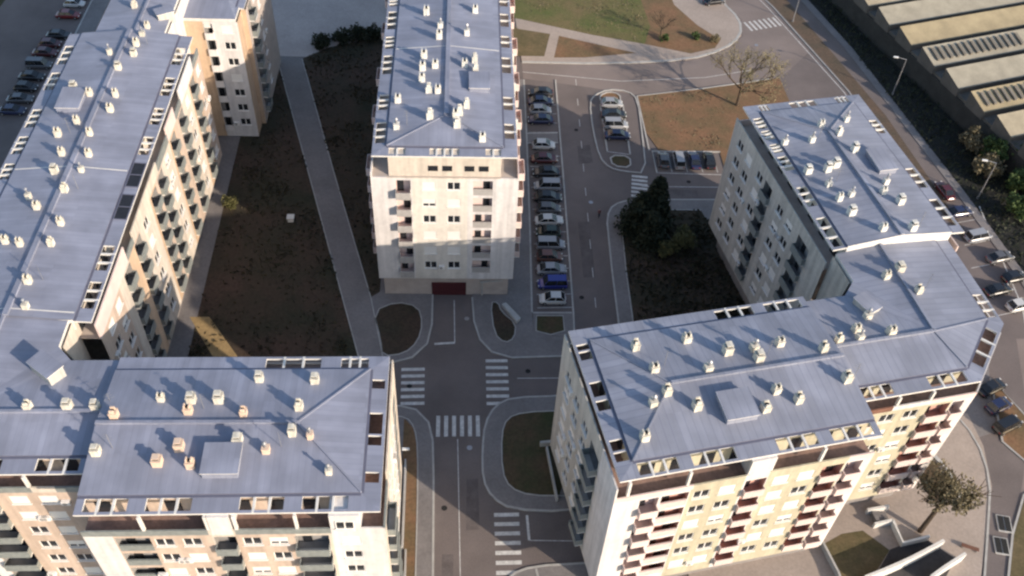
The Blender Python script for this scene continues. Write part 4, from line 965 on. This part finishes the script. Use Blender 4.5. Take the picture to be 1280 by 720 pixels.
# garage door of the centre block
cb = [o for o in bpy.data.objects if o.get('label', '').startswith('white apartment block standing')][0]
q = MB(); q.box(7.0, .2, .02, 11.9, .31, 2.6, 0)
for i in range(4): q.box(7.05, .14, .1+i*.6, 11.85, .199, .62+i*.6, 0)
q.build('garage_door', GARAGE, cb)
# a white box on the court lawn (vent shaft)
q = MB(); q.box(-.45, -.45, 0, .45, .45, .7, 0); q.box(-.55, -.55, .701, .55, .55, .8, 0)
o = q.build('vent_shaft', TRIM); o.location = (-25.6, 107.9, .13); tag(o, 'small white vent box alone on the dark courtyard lawn', 'vent')

# ------------------------------------------------------------------ vegetation
def tree(name, x, y, h, rad, lm, label, cat='tree', group=None, nleaf=900, trunk_h=.35, lean=(0, 0), bare=False, conic=False, ls=.35, seed=1, z=0):
    rng = random.Random(seed)
    t = thing(name, (x, y, z), rng.uniform(0, 6.28) if lean == (0, 0) else 0, label, cat, group)
    tr = MB(); tips = []
    top = Vector((lean[0], lean[1], h*trunk_h))
    tr.tube((0, 0, -.1), top, .02*h+.05, .014*h+.03, 8, cap=False)
    if conic:
        tr.tube(top, (0, 0, h*.95), .014*h+.03, .02, 6)
    else:
        def br(p, d, ln, r, lev):
            q = p+d*ln
            tr.tube(p, q, r, r*.6, 5, cap=False); tips.append(q)
            if lev == 0: return
            for _ in range(3 if lev > 1 else 4):
                nd = (d+Vector((rng.uniform(-.8, .8), rng.uniform(-.8, .8), rng.uniform(-.25, .6)))).normalized()
                br(p+d*ln*rng.uniform(.55, 1), nd, ln*rng.uniform(.55, .8), r*.55, lev-1)
        for i in range(6):
            a = 6.28*i/6+rng.uniform(-.4, .4)
            br(top*(rng.uniform(.75, 1)), Vector((math.cos(a)*.8, math.sin(a)*.8, rng.uniform(.5, 1.1))).normalized(), (h*(1-trunk_h))*.42, .012*h, 3 if bare else 2)
    tr.build('trunk', BARK, t)
    c = MB()
    def card(p, s):
        d = Vector((rng.gauss(0, 1), rng.gauss(0, 1), rng.gauss(0, 1)+.5)).normalized(); a = d.orthogonal().normalized()
        a = Matrix.Rotation(rng.uniform(0, 6.28), 3, d) @ a; b = d.cross(a)
        c.face([p-a*s, p-b*s*.55, p+a*s, p+b*s*.55])
    if conic:
        for _ in range(nleaf):
            u = rng.random()**.8; zz = h*(.05+.95*(1-u)); rr = rad*(.22+.78*u**.8)*rng.uniform(.3, 1.05)*(1+.22*math.sin(zz*3.1+seed))*(1+.25*math.sin(3*zz+seed*2)); a = rng.uniform(0, 6.28)
            card(Vector((rr*math.cos(a), rr*math.sin(a), zz-rr*.25)), ls*rng.uniform(.6, 1.3))
    elif bare:
        for _ in range(nleaf):
            p = rng.choice(tips)+Vector((rng.gauss(0, .4), rng.gauss(0, .4), rng.gauss(0, .4))); card(p, ls*rng.uniform(.4, 1.0))
    else:
        cl = []
        ctr = top+Vector((0, 0, h*(1-trunk_h)*.45))
        for _ in range(16):
            d = Vector((rng.gauss(0, 1), rng.gauss(0, 1), rng.gauss(0, .8))).normalized()*rng.uniform(.25, .8)
            cl.append((ctr+Vector((d.x*rad, d.y*rad, d.z*h*(1-trunk_h)*.5)), rad*rng.uniform(.28, .5)))
        for _ in range(nleaf):
            q, r_ = rng.choice(cl); d = Vector((rng.gauss(0, 1), rng.gauss(0, 1), rng.gauss(0, 1))).normalized()*r_*rng.uniform(.5, 1.05)
            card(q+d, ls*rng.uniform(.6, 1.3))
    c.build('crown', lm, t)
    return t
tree('broadleaf_tree', 55.7, 54.0, 14.0, 3.4, LOLIVE, 'olive-green tree standing on the sunlit plaza in front of the lower corner block', nleaf=2500, trunk_h=.5, lean=(.25, .1), ls=.22, seed=3)
tree('budding_tree', 50.2, 138.4, 13.5, 3.2, LPALE, 'tall half-bare tree with pale budding twigs at the corner of the bare soil field', nleaf=4200, trunk_h=.3, bare=True, ls=.16, seed=5)
tree('bare_tree', 39.5, 160.5, 6.5, 2.4, BARK, 'thin bare tree between the green lawn and the brown soil at the top', nleaf=250, trunk_h=.3, bare=True, ls=.12, seed=8)
tree('conifer', 30.4, 107.4, 9.6, 3.1, LDARK, 'tall dark conifer at the corner of the shaded lawn below the crosswalk', nleaf=3600, conic=True, ls=.36, seed=4)
tree('conifer', 27.8, 106.2, 7.6, 3.0, LDARK, 'smaller dark conifer left of the tall one on the shaded lawn', nleaf=3000, conic=True, ls=.34, seed=14)
tree('conifer', 29.4, 103.4, 6.2, 2.9, LDARK, 'lowest dark conifer of the three, in front of the tall one on the shaded lawn', nleaf=2600, conic=True, ls=.34, seed=23)
tree('shrub', 34.3, 102.4, 3.8, 2.6, LYEL, 'yellow-green shrub on the shaded lawn near the right block', 'shrub', nleaf=1300, trunk_h=.15, ls=.2, seed=6)
tree('shrub', 31.6, 100.6, 2.6, 2.0, LYEL, 'smaller yellow-green shrub left of the larger one on the shaded lawn', 'shrub', nleaf=700, trunk_h=.15, ls=.22, seed=7)
tree('shrub', -35.2, 110.8, 2.2, 1.5, LYEL, 'olive shrub at the foot of the long left block, by the courtyard lawn', 'shrub', nleaf=600, trunk_h=.15, ls=.2, seed=9)
for i, (x, y, l) in enumerate([(40.0, 158.6, 'dark round shrub left on the brown soil by the path'), (46.3, 159.6, 'dark round shrub in the middle of the brown soil by the path'), (50.0, 158.6, 'olive round shrub at the right tip of the brown soil by the curving path')]):
    tree('shrub', x, y, 1.7, 1.1, LOLIVE if i == 2 else LGREEN, l, 'shrub', 'shrubs on the brown soil', nleaf=500, trunk_h=.15, ls=.16, seed=20+i)
for i, (x, y, l) in enumerate([(-25.1, 155.6, 'leftmost dark bush on the far edge of the courtyard lawn'), (-21.8, 157.2, 'dark bush second from the left on the far courtyard edge'), (-18.6, 158.6, 'dark bush second from the right on the far courtyard edge'), (-15.8, 158.8, 'dark bush at the far courtyard edge beside the centre block')]):
    tree('bush', x, y, 2.0, 2.3, LDARK, l, 'bush', 'dark bushes at the far courtyard edge', nleaf=900, trunk_h=.12, ls=.28, seed=30+i)
HT = [(88.3, 126.5, 4.8, 'topmost green tree of the clump by the lower street lamp'), (91.2, 122.8, 5.6, 'green tree second from the top in the clump by the lower street lamp'), (95.2, 121.0, 5.2, 'green tree at the right picture edge beside the factory sheds'),
      (88.8, 119.0, 4.6, 'green tree just right of the lower street lamp'), (92.8, 115.4, 5.0, 'green tree lower in the clump at the right picture edge'), (90.2, 109.6, 4.2, 'lowest dark green tree of the clump at the right picture edge'), (96.4, 114.6, 5.4, 'outermost green tree of the clump, partly beyond the right edge')]
for i, (x, y, h, l) in enumerate(HT):
    tree('broadleaf_tree', x, y, h, 2.7, LGREEN if i % 3 else LOLIVE, l, 'tree', 'green trees beside the factory wall', nleaf=1500, trunk_h=.2, ls=.3, seed=40+i)
# low scrub of the dark verge
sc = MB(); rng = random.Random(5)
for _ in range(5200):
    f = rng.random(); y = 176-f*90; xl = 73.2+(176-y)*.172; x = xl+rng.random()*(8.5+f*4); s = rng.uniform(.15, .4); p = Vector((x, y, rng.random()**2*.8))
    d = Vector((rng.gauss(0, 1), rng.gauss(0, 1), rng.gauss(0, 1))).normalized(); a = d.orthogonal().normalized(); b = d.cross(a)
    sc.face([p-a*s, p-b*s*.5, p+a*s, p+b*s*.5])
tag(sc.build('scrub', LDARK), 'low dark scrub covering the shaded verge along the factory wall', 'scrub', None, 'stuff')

def tufts(name, poly, n, m, label, z, hh, seed, ls=.22):
    rng = random.Random(seed); g = MB(); xs = [p[0] for p in poly]; ys = [p[1] for p in poly]
    def inside(x, y):
        c = False; k = len(poly)
        for i in range(k):
            (x0, y0), (x1, y1) = poly[i], poly[i-1]
            if (y0 > y) != (y1 > y) and x < (x1-x0)*(y-y0)/(y1-y0)+x0: c = not c
        return c
    cl = [(rng.uniform(min(xs), max(xs)), rng.uniform(min(ys), max(ys)), rng.uniform(.8, 3.5)) for _ in range(int(n/45))]
    for _ in range(n):
        cx, cy, r_ = rng.choice(cl); x = rng.gauss(cx, r_); y = rng.gauss(cy, r_)
        if not inside(x, y): continue
        a = rng.uniform(0, 6.28); s_ = ls*rng.uniform(.5, 1.4); h_ = hh*rng.uniform(.4, 1.3); t_ = Vector((math.cos(a), math.sin(a), 0))*s_; l_ = Vector((rng.uniform(-.2, .2), rng.uniform(-.2, .2), h_)); p = Vector((x, y, z))
        g.face([p-t_, p+t_, p+t_*.6+l_, p-t_*.6+l_])
    tag(g.build(name, m), label, 'grass', None, 'stuff')
tufts('grass', [(-36.2, 81), (-13.4, 81), (-33.0, 150.6), (-34.6, 132), (-36.4, 130)], 3600, LGRASS, 'rough grass tufts on the dark lawn between the long left block and the path', .13, .22, 1)
tufts('grass', [(-12.4, 92), (-11.2, 93), (-11.2, 140), (-13.5, 158.5), (-24, 155), (-28.6, 151.2), (-20, 119)], 2600, LGRASS, 'rough grass tufts on the dark lawn between the path and the centre block', .13, .22, 2)
tufts('grass', [(38.8, 110.6), (29.0, 110.8), (26.3, 109.5), (25.3, 105.7), (24.6, 75), (44, 75), (42.6, 95)], 4200, LGRASS, 'rough grass tufts on the shaded lawn before the grey-walled block', .13, .3, 3, .28)
tufts('grass', [(12.3, 165.7), (26.1, 160.5), (36, 157.6), (38, 164), (34, 185), (12, 185)], 1500, LOLIVE, 'green grass tufts on the sunlit lawn at the top', .13, .10, 4, .16)
tufts('grass', [(32.6, 140), (45, 142.6), (51, 143.5), (45, 126), (35, 126), (32.8, 131)], 420, LOLIVE, 'dry grass tufts on the bare brown soil field', .1, .12, 5, .14)

# ------------------------------------------------------------------ pedestrian
def person(x, y, rz, label):
    t = bpy.data.meshes.new('person')
    V = [(0, 0, .95), (0, 0, 1.2), (0, 0, 1.42), (0, .01, 1.52), (0, .02, 1.66), (.09, 0, .9), (.11, .1, .5), (.11, .05, .08), (.11, .2, .04), (-.09, 0, .9), (-.11, -.1, .5), (-.11, -.24, .1), (-.11, -.12, .04),
         (.2, 0, 1.4), (.25, -.05, 1.12), (.23, .08, .9), (-.2, 0, 1.4), (-.25, .06, 1.12), (-.23, .16, .92)]
    Ed = [(0, 1), (1, 2), (2, 3), (3, 4), (0, 5), (5, 6), (6, 7), (7, 8), (0, 9), (9, 10), (10, 11), (11, 12), (2, 13), (13, 14), (14, 15), (2, 16), (16, 17), (17, 18)]
    rad = [.15, .15, .14, .06, .11, .1, .07, .05, .045, .1, .07, .05, .045, .07, .05, .035, .07, .05, .035]
    t.from_pydata(V, Ed, []); o = bpy.data.objects.new('person', t); COL.objects.link(o)
    m = o.modifiers.new('skin', 'SKIN'); 
    for i, r_ in enumerate(rad): t.skin_vertices[0].data[i].radius = (r_, r_*.8) if i < 3 else (r_, r_)
    t.skin_vertices[0].data[0].use_root = True
    o.modifiers.new('sub', 'SUBSURF').render_levels = 1
    mm = bpy.data.materials.new('clothing'); mm.use_nodes = True; n = mm.node_tree.nodes; l = mm.node_tree.links
    tc = n.new('ShaderNodeTexCoord'); sp = n.new('ShaderNodeSeparateXYZ'); l.new(tc.outputs['Object'], sp.inputs[0])
    r = n.new('ShaderNodeValToRGB'); r.color_ramp.interpolation = 'CONSTANT'
    dv = n.new('ShaderNodeMath'); dv.operation = 'DIVIDE'; dv.inputs[1].default_value = 2; l.new(sp.outputs['Z'], dv.inputs[0]); l.new(dv.outputs[0], r.inputs[0])
    e = r.color_ramp.elements; e[0].color = (.02, .022, .03, 1); e[1].position = .44; e[1].color = (.16, .05, .05, 1)
    q = e.new(.755); q.color = (.35, .2, .14, 1); q = e.new(.84); q.color = (.02, .015, .01, 1)
    l.new(r.outputs[0], n['Principled BSDF'].inputs['Base Color']); t.materials.append(mm)
    o.location = (x, y, 0); o.rotation_euler = (0, 0, R(rz)); tag(o, label, 'person')
person(23.0-.8, 109.0, 10, 'person in a red-brown jacket walking on the street beside the shaded lawn kerb')
bpy.context.view_layer.update()
